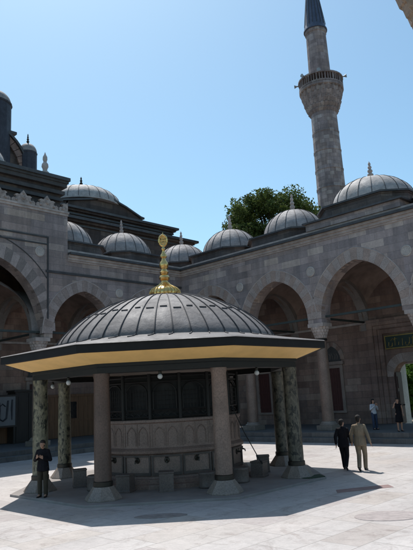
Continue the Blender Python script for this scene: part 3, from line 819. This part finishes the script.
# ------------------------------------------------------------------ fountain pavilion
FX, FY = 14.7, -14.7
FN = thing('ablution_fountain', (FX, FY, 0), 'domed octagonal fountain pavilion with gold finial, ochre soffit and eight columns', 'fountain')
def oct_(r_, z, n=8): return [(FX+r_*math.cos(R(22.5)+2*PI*k/n), FY+r_*math.sin(R(22.5)+2*PI*k/n), z) for k in range(n)]
def octn(r_, z, per=8):
    o = []; v = oct_(r_, z)
    for k in range(8):
        a, b = Vector(v[k]), Vector(v[(k+1) % 8])
        for j in range(per): o.append(tuple(a.lerp(b, j/per)))
    return o
def circ(r_, z, n=64):
    return [(FX+r_*math.cos(R(22.5)+2*PI*k/n), FY+r_*math.sin(R(22.5)+2*PI*k/n), z) for k in range(n)]
mb = MB(); mb.rings([oct_(5.25, -.1), oct_(5.25, .07)]); mb.build('platform', M['plat'], FN, smooth=False, bevel=.015)
# dome shell with skirt
def blend(t, ro_, rc_, z):
    a = octn(ro_, z); b = circ(rc_, z)
    return [tuple(Vector(p).lerp(Vector(q), t)) for p, q in zip(a, b)]
mb = MB()
DR, DZ, DH = 3.82, 4.55, 1.75
DS = (DR*DR+DH*DH)/(2*DH)
def capz(r_): return DZ+.72*(math.sqrt(DS*DS-r_*r_)-(DS-DH))+.28*DH*math.sqrt(max(0., 1-(r_/DR)**2))
prof = []
for i in range(15):
    r_ = DR*math.cos(PI/2*i/14) if i < 14 else .02
    prof.append((r_, capz(r_)))
rings = [octn(5.60, 4.215), octn(5.56, 4.245), blend(.35, 4.9, 4.85, 4.36), blend(.85, 4.25, 4.22, 4.455), circ(3.97, 4.495), circ(3.86, 4.53)]+[circ(a, b) for a, b in prof]
mb.rings(rings, 0, False, False)
NR = 44
rnd = random.Random(5)
for k in range(NR):
    a = R(22.5)+2*PI*(k+.5)/NR
    pts = [(4.20, 4.47), (4.04, 4.495), (3.89, 4.535)]+[(p[0]+.012, p[1]+.015) for p in prof[:13]]
    # seam bends sideways as it flares onto the eave
    P3 = []
    for i, (r_, z) in enumerate(pts):
        da = (-.034, -.018, -.006)[i] if i < 3 else 0
        P3.append((FX+r_*math.cos(a+da), FY+r_*math.sin(a+da), z))
    mb.tube(P3, .017, 6, 1)
    # short cross welts half way up
    r_ = 2.95-.07*(k % 2)+rnd.uniform(-.03, .03); z = capz(r_)
    am = a+PI/NR; wdt = .030+.012*rnd.random()
    mb.tube([(FX+(r_+.005)*math.cos(am+q), FY+(r_+.005)*math.sin(am+q), z+.010) for q in (-wdt, 0, wdt)], .02, 5, 1)
roof = mb.build('roof', [M['lead_dome'], M['seam']], FN, ang=30)
mb = MB(); mb.rings([octn(5.55, 3.985), octn(5.58, 4.0), octn(5.58, 4.2), octn(5.62, 4.213)], 0, False, False)
mb.rings([octn(5.45, 4.2), octn(5.45, 3.987), octn(5.55, 3.985)], 0, False, False)
mb.build('fascia', M['fascia'], roof, smooth=False)
mb = MB(); mb.rings([octn(5.47, 3.998), octn(4.66, 3.73), octn(4.4, 3.73)], 0, False, False); mb.build('soffit', M['soffit'], roof, smooth=False)
mb = MB(); mb.rings([oct_(4.62, 3.728), oct_(4.62, 3.64), oct_(4.58, 3.62), oct_(4.58, 3.46), oct_(4.10, 3.46), oct_(4.10, 3.728)], 0, False, False)
mb.build('beam', M['beam'], FN, smooth=False)
mb = MB(); mb.rings([oct_(4.12, 3.66), oct_(.01, 3.9)], 0, False, False); mb.build('ceiling', M['ceil'], FN, smooth=False)
# gilded finial
mb = MB()
gp = [(.42,6.22),(.50,6.24),(.54,6.29),(.55,6.38),(.53,6.47),(.45,6.56),(.32,6.63),(.205,6.70),(.14,6.79),(.12,6.86),(.17,6.90),(.195,6.97),(.17,7.04),(.11,7.08),(.15,7.12),(.165,7.18),(.12,7.23),(.10,7.29),(.15,7.35),(.17,7.45),(.14,7.55),(.09,7.61),(.07,7.69),(.125,7.75),(.12,7.82),(.07,7.88),(.05,7.98),(.08,8.04),(.045,8.10),(.04,8.18)]
mb.lathe(gp, 32, (FX, FY), scal=None)
for k in range(24):
    a = 2*PI*k/24; mb.tube([(FX+r_*math.cos(a), FY+r_*math.sin(a), z) for r_, z in ((.51,6.25),(.55,6.31),(.56,6.39),(.54,6.47),(.46,6.56),(.33,6.63),(.215,6.70),(.15,6.78))], .022, 5)
vv = Vector((CX-FX, CY-FY, 0)).normalized(); vx = Vector((-vv.y, vv.x, 0))
ring = []
for j in range(25):                                              # pierced openwork disc on top
    a = 2*PI*j/24; ring.append(Vector((FX, FY, 8.37))+vx*.14*math.cos(a)+Vector((0,0,1))*.20*math.sin(a))
mb.tube(ring, .045, 8)
for q in (-.075, 0, .075):
    h = .18*math.sqrt(1-(q/.14)**2); mb.tube([Vector((FX, FY, 8.37-h))+vx*q, Vector((FX, FY, 8.37+h))+vx*q*.6], .022, 6)
for q in (-.1, 0, .1):
    h = .13*math.sqrt(1-(q/.2)**2); mb.tube([Vector((FX, FY, 8.37+q))-vx*h, Vector((FX, FY, 8.37+q))+vx*h], .02, 6)
mb.lathe([(.035,8.55),(.045,8.59),(.02,8.63),(.003,8.70)], 8, (FX, FY))
mb.build('finial', M['gold'], roof)
# columns
for k in range(8):
    a = R(22.5+45*k); x, y = FX+4.35*math.cos(a), FY+4.35*math.sin(a)
    plain = k in (6, 7, 2)
    mat = M['granite'] if k == 6 else M['granite_b'] if plain else M['breccia_dark'] if k in (0, 1) else M['breccia']
    mb = MB(); mb.lathe([(.235,.5),(.24,.7),(.235,1.8),(.215,3.3),(.235,3.38),(.235,3.459)], 28, (x, y))
    co = mb.build('column', mat, FN)
    if k == 6: co['label'] = 'brownish pink granite column'
    elif plain: co['label'] = 'pale grey pink granite column'
    elif k in (0, 1): co['label'] = 'dark mottled brown green column'
    else: co['label'] = 'mottled green and buff column'
    mb = MB(); q = .48; rg = []
    mb.rings([[(x+s_*math.cos(2*PI*j/8+PI/8+a), y+s_*math.sin(2*PI*j/8+PI/8+a), z) for j in range(8)] for s_, z in ((.52,.065),(.52,.1),(.40,.26),(.31,.38),(.29,.42))])
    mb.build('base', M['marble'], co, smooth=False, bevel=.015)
    mb = MB(); mb.lathe([(.245,.418),(.27,.43),(.27,.54),(.245,.56)], 24, (x, y)); mb.build('collar', M['bronze'], co)
# basin
def poly(r_, z, n=16, ph=11.25): return [(FX+r_*math.cos(R(ph)+2*PI*k/n), FY+r_*math.sin(R(ph)+2*PI*k/n), z) for k in range(n)]
mb = MB(); mb.rings([poly(2.78,.05),poly(2.78,.2),poly(2.64,.21),poly(2.64,.33),poly(2.52,.34),poly(2.52,.40),poly(2.42,.4),poly(2.42,1.02),poly(2.5,1.06),poly(2.52,1.14),poly(2.44,1.2),poly(2.40,1.22),poly(2.40,1.95),poly(2.45,1.98),poly(2.45,2.06),poly(2.3,2.08)])
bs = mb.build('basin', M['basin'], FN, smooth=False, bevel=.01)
for k in range(16):
    a = R(22.5*k); n_ = Vector((math.cos(a), math.sin(a), 0)); tv = Vector((-n_.y, n_.x, 0)); ap = math.cos(R(11.25))
    P = lambda u, z, d: tuple(Vector((FX, FY, z))+n_*(2.40*ap+d)+tv*u)
    mb = MB()
    for u0 in (-.2, .2):
        o = [(u0-.15,1.3)]+arch_pts(u0,.15,1.6,1.84,6)+[(u0+.15,1.3)]
        mb.tube([P(x, z, .008) for x, z in o], .016, 5)
    for u0 in (-.43, 0, .43): mb.tube([P(u0,1.26,.006), P(u0,1.93,.006)], .014, 5)
    mb.build('carved_panel', M['basin'], bs)
    if k % 1 == 0:
        mb = MB(); B = lambda u, z, d: P(u, z, d+.025)
        n = 12; mb.rings([[B(.085*q*math.cos(2*PI*j/n), .86+.085*q*math.sin(2*PI*j/n), dd) for j in range(n)] for q, dd in ((1.,0),(.95,.02),(.4,.035))])
        mb.tube([B(0,.86,.02), B(0,.865,.10), B(0,.84,.15), B(0,.78,.16)], [.028,.026,.022,.02], 8)
        mb.tube([B(0,.87,.07), B(0,.94,.075)], .016, 6); mb.tube([B(-.05,.95,.075), B(.05,.95,.075)], .014, 6)
        mb.build('tap', M['bronze'], bs)
    # stone frame round the tap
    mb = MB()
    for u0, u1, z0, z1 in ((-.46,-.40,.42,1.0),(.40,.46,.42,1.0),(-.398,.398,.96,1.01),(-.398,.398,.42,.5)):
        v = [P(u0,z0,.02),P(u1,z0,.02),P(u1,z1,.02),P(u0,z1,.02),P(u0,z0,.06),P(u1,z0,.06),P(u1,z1,.06),P(u0,z1,.06)]
        mb.add(v, [(0,1,2,3),(4,5,6,7),(0,1,5,4),(1,2,6,5),(2,3,7,6),(3,0,4,7)])
    mb.build('tap_frame', M['basin_low'], bs, smooth=False)
# grille above the basin
mb = MB(); mb.rings([poly(2.18,2.08),poly(2.18,3.46)], 1, True, True)
for k in range(16):
    a = R(11.25+22.5*k); x, y = FX+2.4*math.cos(a), FY+2.4*math.sin(a)
    mb.lathe([(.055,2.08),(.055,3.459)], 8, (x, y))
    am = R(22.5*k); n_ = Vector((math.cos(am), math.sin(am), 0)); tv = Vector((-n_.y, n_.x, 0)); ap = math.cos(R(11.25))
    P = lambda u, z, d=0: tuple(Vector((FX, FY, z))+n_*(2.37*ap+d)+tv*u)
    for z in (2.14, 2.36, 3.22, 3.38): mb.tube([P(-.46,z), P(.46,z)], .03, 6)
    for j in range(4):
        u = -.345+.23*j
        mb.tube([P(u-.1,2.25), P(u,2.32), P(u+.1,2.25), P(u,2.18), P(u-.1,2.25)], .016, 5)
    o = arch_pts(0, .36, 2.85, 3.16, 8); mb.tube([P(-.36,2.36)]+[P(x, z) for x, z in o]+[P(.36,2.36)], .028, 6)
    for u in (-.22,-.11,0,.11,.22): mb.tube([P(u,2.36), P(u,3.0)], .011, 5)
    for z in (2.5,2.64,2.78,2.92): mb.tube([P(-.34,z), P(.34,z)], .009, 5)
mb.build('grille', [M['iron'], M['grille_dark']], FN)

# stone seats before the taps
seat_me = None
pos_lab = {}
for k in range(16):
    a = 22.5*k
    view = (a-(-45)+540) % 360-180       # angle from the side that faces the camera
    lab = {0:'squared grey stone stool before the middle of the fountain basin',
           -22.5:'grey stone stool between the brownish pink column and the middle stool',
           22.5:'squat grey stone stool half hidden by the paler front column',
           -45:'grey stone stool mostly hidden behind the foot of the brownish pink column',
           -67.5:'grey stone stool standing in the gap beside the second mottled column',
           45:'grey stone stool just past the paler front column and nearest to it',
           67.5:'grey stone stool that the slanting hose reaches down to',
           90:'grey stone stool farthest back, between the hose and the dark mottled columns'}.get(view, None)
    if lab is None: continue
    x, y = FX+3.12*math.cos(R(a)), FY+3.12*math.sin(R(a))
    mb = MB(); hh = .52+.05*((k*7) % 3)
    mb.lathe([(.31,.068),(.31,.12),(.295,.14),(.295,hh-.05),(.315,hh-.04),(.315,hh)] if k % 3 else [(.24,.068),(.27,.1),(.255,.2),(.25,hh-.08),(.265,hh-.05),(.25,hh)], 4 if k % 3 else 20, (0, 0), a0=PI/4)
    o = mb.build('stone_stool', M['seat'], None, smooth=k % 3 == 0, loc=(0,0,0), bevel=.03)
    o.location = (x, y, 0); o.rotation_euler = (.015*math.sin(k*3), .015*math.cos(k*4), R(a)+.12*math.sin(k*5))
    tag(o, lab, 'stool', 'stone stools round the fountain')

# light globes hanging under the beam
gl = {0:'white globe lamp hanging over the middle of the fountain grille', 45:'white globe lamp hanging between the paler front column and the dark mottled columns',
      -45:'white globe lamp hanging just before the top of the second mottled column', -90:'white globe lamp hanging between the two mottled columns behind the standing person'}
for v, lab in gl.items():
    a = R(-45+v); rr = 4.35*math.cos(R(22.5))+.02; x, y = FX+rr*math.cos(a), FY+rr*math.sin(a)
    t = thing('globe_lamp', (x, y, 3.2), lab, 'lamp', 'globe lamps under the fountain roof')
    mb = MB(); mb.lathe([(.03,3.37),(.05,3.38),(.05,3.44),(.02,3.459)], 12, (x, y)); mb.build('lamp_holder', M['bronze'], t)
    mb = MB(); mb.sphere((x, y, 3.30), .075, 16, 10); mb.build('globe', M['globe'], t)

# thin pole leaning on the grille
def W(k, r_, z): return (FX+r_*math.cos(R(k)), FY+r_*math.sin(R(k)), z)
mb = MB(); mb.tube([W(12,2.5,2.35), W(14,2.85,1.5), W(17,3.3,.55)], .016, 6); mb.tube([W(17,3.3,.6), W(17.3,3.33,.5)], .03, 6)
tag(mb.build('hose', M['iron']), 'thin dark hose slanting from the grille down to a stone seat', 'hose')

# floor things
def disc(name, c, rx, ry, m, label, cat, z=.004, rot=0., h=.012, base=0.):
    mb = MB(); n = 36; pr = [(1.,base+.0),(1.,base+h*.7),(.97,base+h)]
    rg = [[(c[0]+rx*q*math.cos(2*PI*j/n)*math.cos(rot)-ry*q*math.sin(2*PI*j/n)*math.sin(rot), c[1]+rx*q*math.cos(2*PI*j/n)*math.sin(rot)+ry*q*math.sin(2*PI*j/n)*math.cos(rot), z_) for j in range(n)] for q, z_ in pr]
    rg.append([(c[0]+(p[0]-c[0])*.9, c[1]+(p[1]-c[1])*.9, base+h*.8) for p in rg[-1]]); rg.append([(c[0]+(p[0]-c[0])*.3, c[1]+(p[1]-c[1])*.3, base+h*.8) for p in rg[-2]])
    mb.rings(rg); return tag(mb.build(name, m), label, cat)
disc('drain_cover', (23.78, -16.75), .72, .5, M['drain'], 'round brownish stone cover in the sunlit paving near the frame edge', 'drain cover', rot=R(45))
disc('drain_cover', (19.32, -19.22), .62, .27, M['drain_dark'], 'dark oval cover half in the shade before the fountain', 'drain cover', rot=R(45))
mb = MB(); q = [(20.95,-14.35),(21.25,-14.75),(22.1,-13.3),(21.75,-12.95)]
mb.rings([[(x, y, .0) for x, y in q], [(x, y, .007) for x, y in q]]); tag(mb.build('paving_patch', M['slab_red'], smooth=False), 'reddish brown slab let into the pale paving by the shadow tip', 'slab')
mb = MB(); q = [(18.95,-13.35),(19.35,-13.3),(19.55,-12.75),(19.1,-12.4)]
mb.rings([[(x, y, .068) for x, y in q], [(x, y, .095) for x, y in q]]); tag(mb.build('floor_mat', M['mat_green'], smooth=False), 'dark green mat on the shaded ground beside the mottled columns', 'mat')

# calligraphy sign on the mosque side
SG = thing('calligraphy_sign', (-4.0, -11.1, 1.6), 'pale framed panel with large dark calligraphy in the shade of the mosque arcade', 'sign')
fS = lambda s, z, d: (-4.0+d, -s, z)
mb = MB(); mb.prism([(10.6,1.62),(13.2,1.62),(13.2,3.34),(10.6,3.34)], fS, -.04, 0.); mb.build('panel', M['white_panel'], SG, smooth=False)
mb = MB()
for a, b, z0, z1 in ((10.5,13.3,3.34,3.44),(10.5,13.3,1.52,1.62),(10.5,10.6,1.62,3.34),(13.2,13.3,1.62,3.34)): mb.prism([(a,z0),(b,z0),(b,z1),(a,z1)], fS, -.05, .03)
mb.prism([(10.62,.5),(10.72,.5),(10.72,1.52),(10.62,1.52)], fS, -.05, .03); mb.prism([(13.1,.5),(13.2,.5),(13.2,1.52),(13.1,1.52)], fS, -.05, .03)
mb.build('frame', M['black_wood'], SG, smooth=False)
mb = MB()
def stroke(pts, rr): mb.tube([fS(s, z, .012) for s, z in pts], rr, 8)
stroke([(10.82,3.15),(10.85,2.6),(10.83,1.95)], [.05,.06,.03])
stroke([(11.1,3.1),(11.15,2.5),(11.2,2.05),(11.4,1.9),(11.6,2.0),(11.65,2.3)], [.05,.06,.055,.05,.05,.03])
stroke([(11.65,3.0),(11.62,2.5),(11.65,2.05),(11.85,1.88),(12.05,2.0),(12.1,2.25),(11.95,2.4),(11.85,2.2)], [.05,.06,.055,.05,.05,.045,.04,.03])
stroke([(12.35,3.1),(12.4,2.6),(12.3,2.05),(12.6,1.9),(12.95,2.05)], [.05,.06,.055,.05,.03])
stroke([(11.25,2.75),(11.45,2.9),(11.6,2.75)], [.03,.04,.02])
mb.build('lettering', M['ink'], SG)
# dark wooden doorway cabinet beside it
CB = thing('wooden_cabinet', (-5.0, -9.6, .5), 'dark brown wooden cabinet standing by the calligraphy panel', 'cabinet')
mb = MB(); mb.prism([(8.7,.5),(10.45,.5),(10.45,3.6),(8.7,3.6)], fL, 4.3, 5.3); mb.prism([(8.6,3.602),(10.55,3.602),(10.55,3.72),(8.6,3.72)], fL, 4.22, 5.3)
mb.build('body', M['black_wood'], CB, smooth=False)
for s in (8.75, 9.6):
    mb = MB(); mb.prism([(s,.6),(s+.8,.6),(s+.8,3.5),(s,3.5)], fL, 4.26, 4.298); mb.prism([(s+.12,2.1),(s+.68,2.1),(s+.68,3.3),(s+.12,3.3)], fL, 4.24, 4.258)
    mb.build('door', M['black_wood'], CB, smooth=False)

# ------------------------------------------------------------------ people
def capsule(bm, p0, r0_, p1, r1_, s0=(1,1,1), s1=(1,1,1)):
    vs_ = []
    for p, r_, s_ in ((p0, r0_, s0), (p1, r1_, s1)):
        for i in range(1, 8):
            t = PI*i/8
            for j in range(12):
                a = 2*PI*j/12
                vs_.append(bm.verts.new((p[0]+r_*s_[0]*math.sin(t)*math.cos(a), p[1]+r_*s_[1]*math.sin(t)*math.sin(a), p[2]+r_*s_[2]*math.cos(t))))
        vs_.append(bm.verts.new((p[0], p[1], p[2]+r_*s_[2]))); vs_.append(bm.verts.new((p[0], p[1], p[2]-r_*s_[2])))
    res = bmesh.ops.convex_hull(bm, input=vs_, use_existing_faces=False)
    dead = [e for e in res['geom_interior']+res['geom_unused'] if isinstance(e, bmesh.types.BMVert)]
    if dead: bmesh.ops.delete(bm, geom=list(set(dead)), context='VERTS')

def fuse(name, caps, mat, parent, voxel, cuts=None, smooth=2):
    me = bpy.data.meshes.new(name); bm = bmesh.new()
    for c in caps: capsule(bm, *c)
    bm.to_mesh(me); bm.free()
    o = bpy.data.objects.new(name, me); C.objects.link(o)
    m = o.modifiers.new('r', 'REMESH'); m.mode = 'VOXEL'; m.voxel_size = voxel
    s = o.modifiers.new('s', 'SMOOTH'); s.factor = .5; s.iterations = smooth
    dg = bpy.context.evaluated_depsgraph_get(); ne = bpy.data.meshes.new_from_object(o.evaluated_get(dg))
    o.modifiers.clear(); o.data = ne; bpy.data.meshes.remove(me); ne.name = name
    ne.materials.clear(); ne.materials.append(mat)
    ne.polygons.foreach_set('use_smooth', [True]*len(ne.polygons))
    o.parent = parent
    return o

def V3(*a): return Vector(a)
def person(label, loc, rz, h, J, top, legs, hair, long_hair=False, jacket=True, skirt=False, shoe='shoe', group=None, sleeves=True, head_turn=0., fem=False, hold=None):
    """J: joint positions at height 1.75, figure facing +Y, feet on z=0"""
    t = thing('person', loc, label, 'person', group); t.rotation_euler = (0, 0, rz); t.scale = (h/1.75,)*3
    N = J['neck']; Hc = J['head']; pel = J['pelvis']; che = J['chest']
    fs = .88 if fem else 1.
    def torso(k): # k = extra thickness
        mid = (pel+che)/2
        return [(pel, .112+k, mid+V3(0,0,-.02), .105*fs+k, (1.42,.98,1), (1.32,.95,1)), (mid+V3(0,0,-.02), .105*fs+k, che, .125*fs+k, (1.32,.95,1), (1.38,.95,1)),
                (che, .125*fs+k, che+V3(0,-.01,.13), .095*fs+k, (1.38,.95,1), (1.65,.9,.8)), (che+V3(0,-.01,.14), .062+k, J['shL']+V3(0,0,-.012), .056*fs+k*.6), (che+V3(0,-.01,.14), .062+k, J['shR']+V3(0,0,-.012), .056*fs+k*.6)]
    ct, st_ = math.cos(head_turn), math.sin(head_turn)
    hd_ = lambda x, y, z: Hc+V3(x*ct-y*st_, x*st_+y*ct, z)
    body = torso(0)+[(che+V3(0,-.01,.15), .06, N, .054), (N, .052, Hc+V3(0,-.005,-.08), .052),
        (hd_(0,-.02,.035), .088, hd_(0,.015,-.045), .066, (.88,1.05,1.02), (.88,1.05,1.)), (hd_(0,.045,-.085), .032, hd_(0,.02,-.06), .045),
        (hd_(0,.098,.0), .009, hd_(0,.116,-.028), .014), (hd_(0,.095,-.062), .013, hd_(0,.09,-.062), .012, (1.8,1,.6), (1.6,1,.6)),
        (hd_(.076,-.005,.01), .017, hd_(.08,-.012,-.02), .012, (.5,1,1.2), (.5,1,1.)), (hd_(-.076,-.005,.01), .017, hd_(-.08,-.012,-.02), .012, (.5,1,1.2), (.5,1,1.))]
    for S in 'LR':
        sg = -1 if S == 'L' else 1
        sh, elb, wr = J['sh'+S], J['el'+S], J['wr'+S]; hp, kn, an = J['hip'+S], J['kn'+S], J['an'+S]
        body += [(sh, .052*fs, elb, .040*fs), (elb, .040*fs, wr, .027*fs), (hp, .088, kn, .056), (kn, .056, kn.lerp(an, .35), .055), (kn.lerp(an, .35), .055, an, .037)]
        f = J.get('hd'+S, (wr-elb).normalized()); f = f.normalized()
        side = J.get('th'+S, V3(0, 1, 0)); side = (side-f*side.dot(f)).normalized(); nrm = f.cross(side)
        pal = wr+f*.05
        body += [(wr, .026, pal+side*.018, .016), (wr, .026, pal-side*.018, .016), (pal+side*.024, .015, pal+f*.035+side*.03, .013), (pal-side*.024, .015, pal+f*.03-side*.03, .013), (pal+f*.03+side*.02, .014, pal+f*.03-side*.02, .014)]
        cl = J.get('curl', .5)
        for q, ln in ((.032,.068),(.011,.078),(-.011,.072),(-.032,.055)):
            k0 = pal+f*.038+side*q; k1 = k0+f*ln*.55+nrm*ln*.18*cl*sg; k2 = k1+f*ln*.4*(1-cl*.4)+nrm*ln*.4*cl*sg
            body += [(k0, .0092, k1, .0088), (k1, .0088, k2, .0072)]
        b0 = wr+f*.02+side*.024; b1 = b0+f*.03+side*.026+nrm*.008*sg; b2 = b1+f*.03+side*.006+nrm*.012*sg
        body += [(b0, .013, b1, .0105), (b1, .0105, b2, .0085)]
        tf = J.get('toe'+S, V3(0, 1, 0))
        body += [(an, .036, an+tf*.12+V3(0,0,-.05), .03)]
    fuse('body', body, M['skin'], t, .0065, smooth=3)
    mbE = MB()
    for sx in (-.031, .031): mbE.sphere(tuple(hd_(sx,.083,.012)), .0095, 10, 8)
    o = mbE.build('eyes', M['eye'], None); o.parent = t
    if hair:
        hc = [(hd_(0,-.03,.05), .094, hd_(0,.0,.072), .080, (.95,1.05,.95), (.93,1.,.85)), (hd_(0,-.055,.0), .078, hd_(0,-.05,-.055), .055, (.98,.8,1), (1,.75,1))]
        if long_hair: hc += [(hd_(0,-.06,-.02), .085, hd_(.0,-.085,-.2), .07, (1.1,.7,1), (1.25,.5,1)), (hd_(.07,-.02,.0), .03, hd_(.085,-.03,-.19), .025), (hd_(-.07,-.02,.0), .03, hd_(-.085,-.03,-.19), .025)]
        fuse('hair', hc, M[hair], t, .009)
    # clothing
    if top:
        k = .022 if jacket else .012; tc = torso(k)
        if jacket: tc += [(pel+V3(0,0,.08), .136, pel+V3(0,-.005,-.14), .148, (1.4,1.02,1), (1.42,1.08,.28)), (che+V3(0,-.02,.16), .072, N+V3(0,-.012,-.025), .06)]
        for S in 'LR':
            sh, elb, wr = J['sh'+S], J['el'+S], J['wr'+S]
            if sleeves: tc += [(sh+V3(0,0,-.012), .064 if jacket else .058, elb, .061 if jacket else .05), (elb, .061 if jacket else .05, elb.lerp(wr, .9), .047 if jacket else .037)]
            elif not skirt: tc += [(sh, .062, sh.lerp(elb, .6), .056)]
        if not jacket and not skirt: tc += [(pel+V3(0,0,.1), .118, pel+V3(0,0,-.03), .132, (1.34,1,1), (1.42,1.04,.4))]
        if skirt:
            tc += [(pel+V3(0,0,.05), .125, pel+V3(0,0,-.25), .15, (1.35,1,1), (1.35,1.05,1)), (pel+V3(0,0,-.25), .15, pel+V3(0,0,-.44), .165, (1.35,1.05,1), (1.35,1.1,.3))]
        fuse('jacket' if jacket else 'dress' if skirt else 'shirt', tc, M[top], t, .012)
    if legs:
        lc = [(pel+V3(0,0,.04), .12, pel+V3(0,0,-.06), .115, (1.4,1,1), (1.4,1,1))]
        for S in 'LR':
            hp, kn, an = J['hip'+S], J['kn'+S], J['an'+S]
            lc += [(hp, .103, kn, .077), (kn, .077, an+V3(0,0,.0), .066)]
        fuse('trousers', lc, M[legs], t, .012)
    for S in 'LR':
        an = J['an'+S]; tf = J.get('toe'+S, V3(0, 1, 0)); fl = J.get('hl'+S, 0.)
        b = an+V3(0,0,-.062)
        sc = [(b-tf*.045+V3(0,0,.012), .042, b+tf*.10+V3(0,0,-.0), .042, (1,1,1.05), (1,1,.7)), (b+tf*.10, .042, b+tf*.175+V3(0,0,-.008), .03, (1,1,.75), (1,1,.75))]
        fuse('shoe', sc, M[shoe], t, .009)
    if hold: hold(t)
    return t

def base_pose():
    return dict(head=V3(0,.02,1.635), neck=V3(0,0,1.50), chest=V3(0,0,1.27), pelvis=V3(0,0,.95), shL=V3(-.168,-.005,1.41), shR=V3(.168,-.005,1.41),
        elL=V3(-.25,-.03,1.13), elR=V3(.25,-.03,1.13), wrL=V3(-.265,.05,.89), wrR=V3(.265,.05,.89), hipL=V3(-.095,0,.92), hipR=V3(.095,0,.92),
        knL=V3(-.10,.02,.50), knR=V3(.10,.02,.50), anL=V3(-.10,0,.09), anR=V3(.10,0,.09), toeL=V3(-.12,.99,0), toeR=V3(.12,.99,0))
away = math.atan2(-(-.50), .866)      # facing: rotate +Y towards (-sin, cos)
# man in black suit, walking away
J = base_pose()
J.update(knL=V3(-.085,.17,.50), anL=V3(-.08,.24,.095), knR=V3(.085,.06,.49), anR=V3(.08,-.27,.17), toeR=V3(.05,.85,-.5).normalized(),
         elL=V3(-.25,-.10,1.15), wrL=V3(-.25,-.08,.90), elR=V3(.25,.02,1.13), wrR=V3(.25,.16,.93))
person('man in a black suit walking away beside the man in tan', (18.98,-10.66,0), R(22), 1.66, J, 'suit_black', 'suit_black', 'hair_dark', group='two men crossing the courtyard', head_turn=-.5)
J = base_pose()
J.update(knL=V3(-.08,.05,.50), anL=V3(-.05,-.24,.15), toeL=V3(-.05,.9,-.4).normalized(), knR=V3(.09,.17,.50), anR=V3(.06,.22,.093),
         elL=V3(-.27,.0,1.14), wrL=V3(-.28,.10,.91), elR=V3(.265,-.07,1.14), wrR=V3(.33,-.05,.90))
person('man in a tan suit walking away across the sunlit paving', (19.64,-10.68,0), R(20), 1.79, J, 'suit_tan', 'suit_tan', 'hair_dark', group='two men crossing the courtyard')
# person standing by the mottled column, hands together at the chest
J = base_pose()
J.update(elL=V3(-.26,.02,1.14), wrL=V3(-.10,.24,1.20), elR=V3(.26,.02,1.14), wrR=V3(.10,.26,1.22), hdL=V3(.5,.3,.5), hdR=V3(-.5,.3,.5), thL=V3(0,0,1), thR=V3(0,0,1), head=V3(0,.05,1.625), curl=1.)
def hold_phone(t):
    mb = MB(); mb.box(-.04,.04,.27,.285,1.20,1.34); o = mb.build('phone', M['phone'], None, smooth=False); return o
face = math.atan2(-(CX-14.2), (CY+19.5))
person('person in a black jacket standing with hands raised before the mottled column', (14.25,-19.33,0.07), face+R(-25), 1.6, J, 'suit_black', 'trouser_olive', 'hair_dark')
# woman in pale shirt
J = base_pose()
J.update(elL=V3(-.25,.05,1.16), wrL=V3(-.09,.26,1.36), elR=V3(.25,.05,1.16), wrR=V3(.06,.27,1.38), hdL=V3(.3,.3,.8), hdR=V3(-.3,.3,.8), thL=V3(1,0,0), thR=V3(-1,0,0), curl=.8)
f2_ = math.atan2(-(CX-13.9), (CY-.7))
person('woman in a pale shirt and blue jeans standing on the porch', (13.9,.6,.5), f2_+R(35), 1.60, J, 'shirt', 'denim', 'hair_dark', long_hair=True, jacket=False, fem=True)
J = base_pose()
J.update(elR=V3(.30,.08,1.25), wrR=V3(.22,.16,1.50), hdR=V3(-.5,0,.5), thR=V3(0,1,0), elL=V3(-.24,-.02,1.14), wrL=V3(-.20,.12,.92))
person('woman in a black dress with a raised arm near the doorway', (15.9,-.55,.5), f2_+R(20), 1.62, J, 'dress', None, 'hair_dark', jacket=False, skirt=True, sleeves=False, fem=True)

for o in bpy.data.objects:
    if '_w' in o.keys(): del o['_w']
scene.render.film_transparent = False
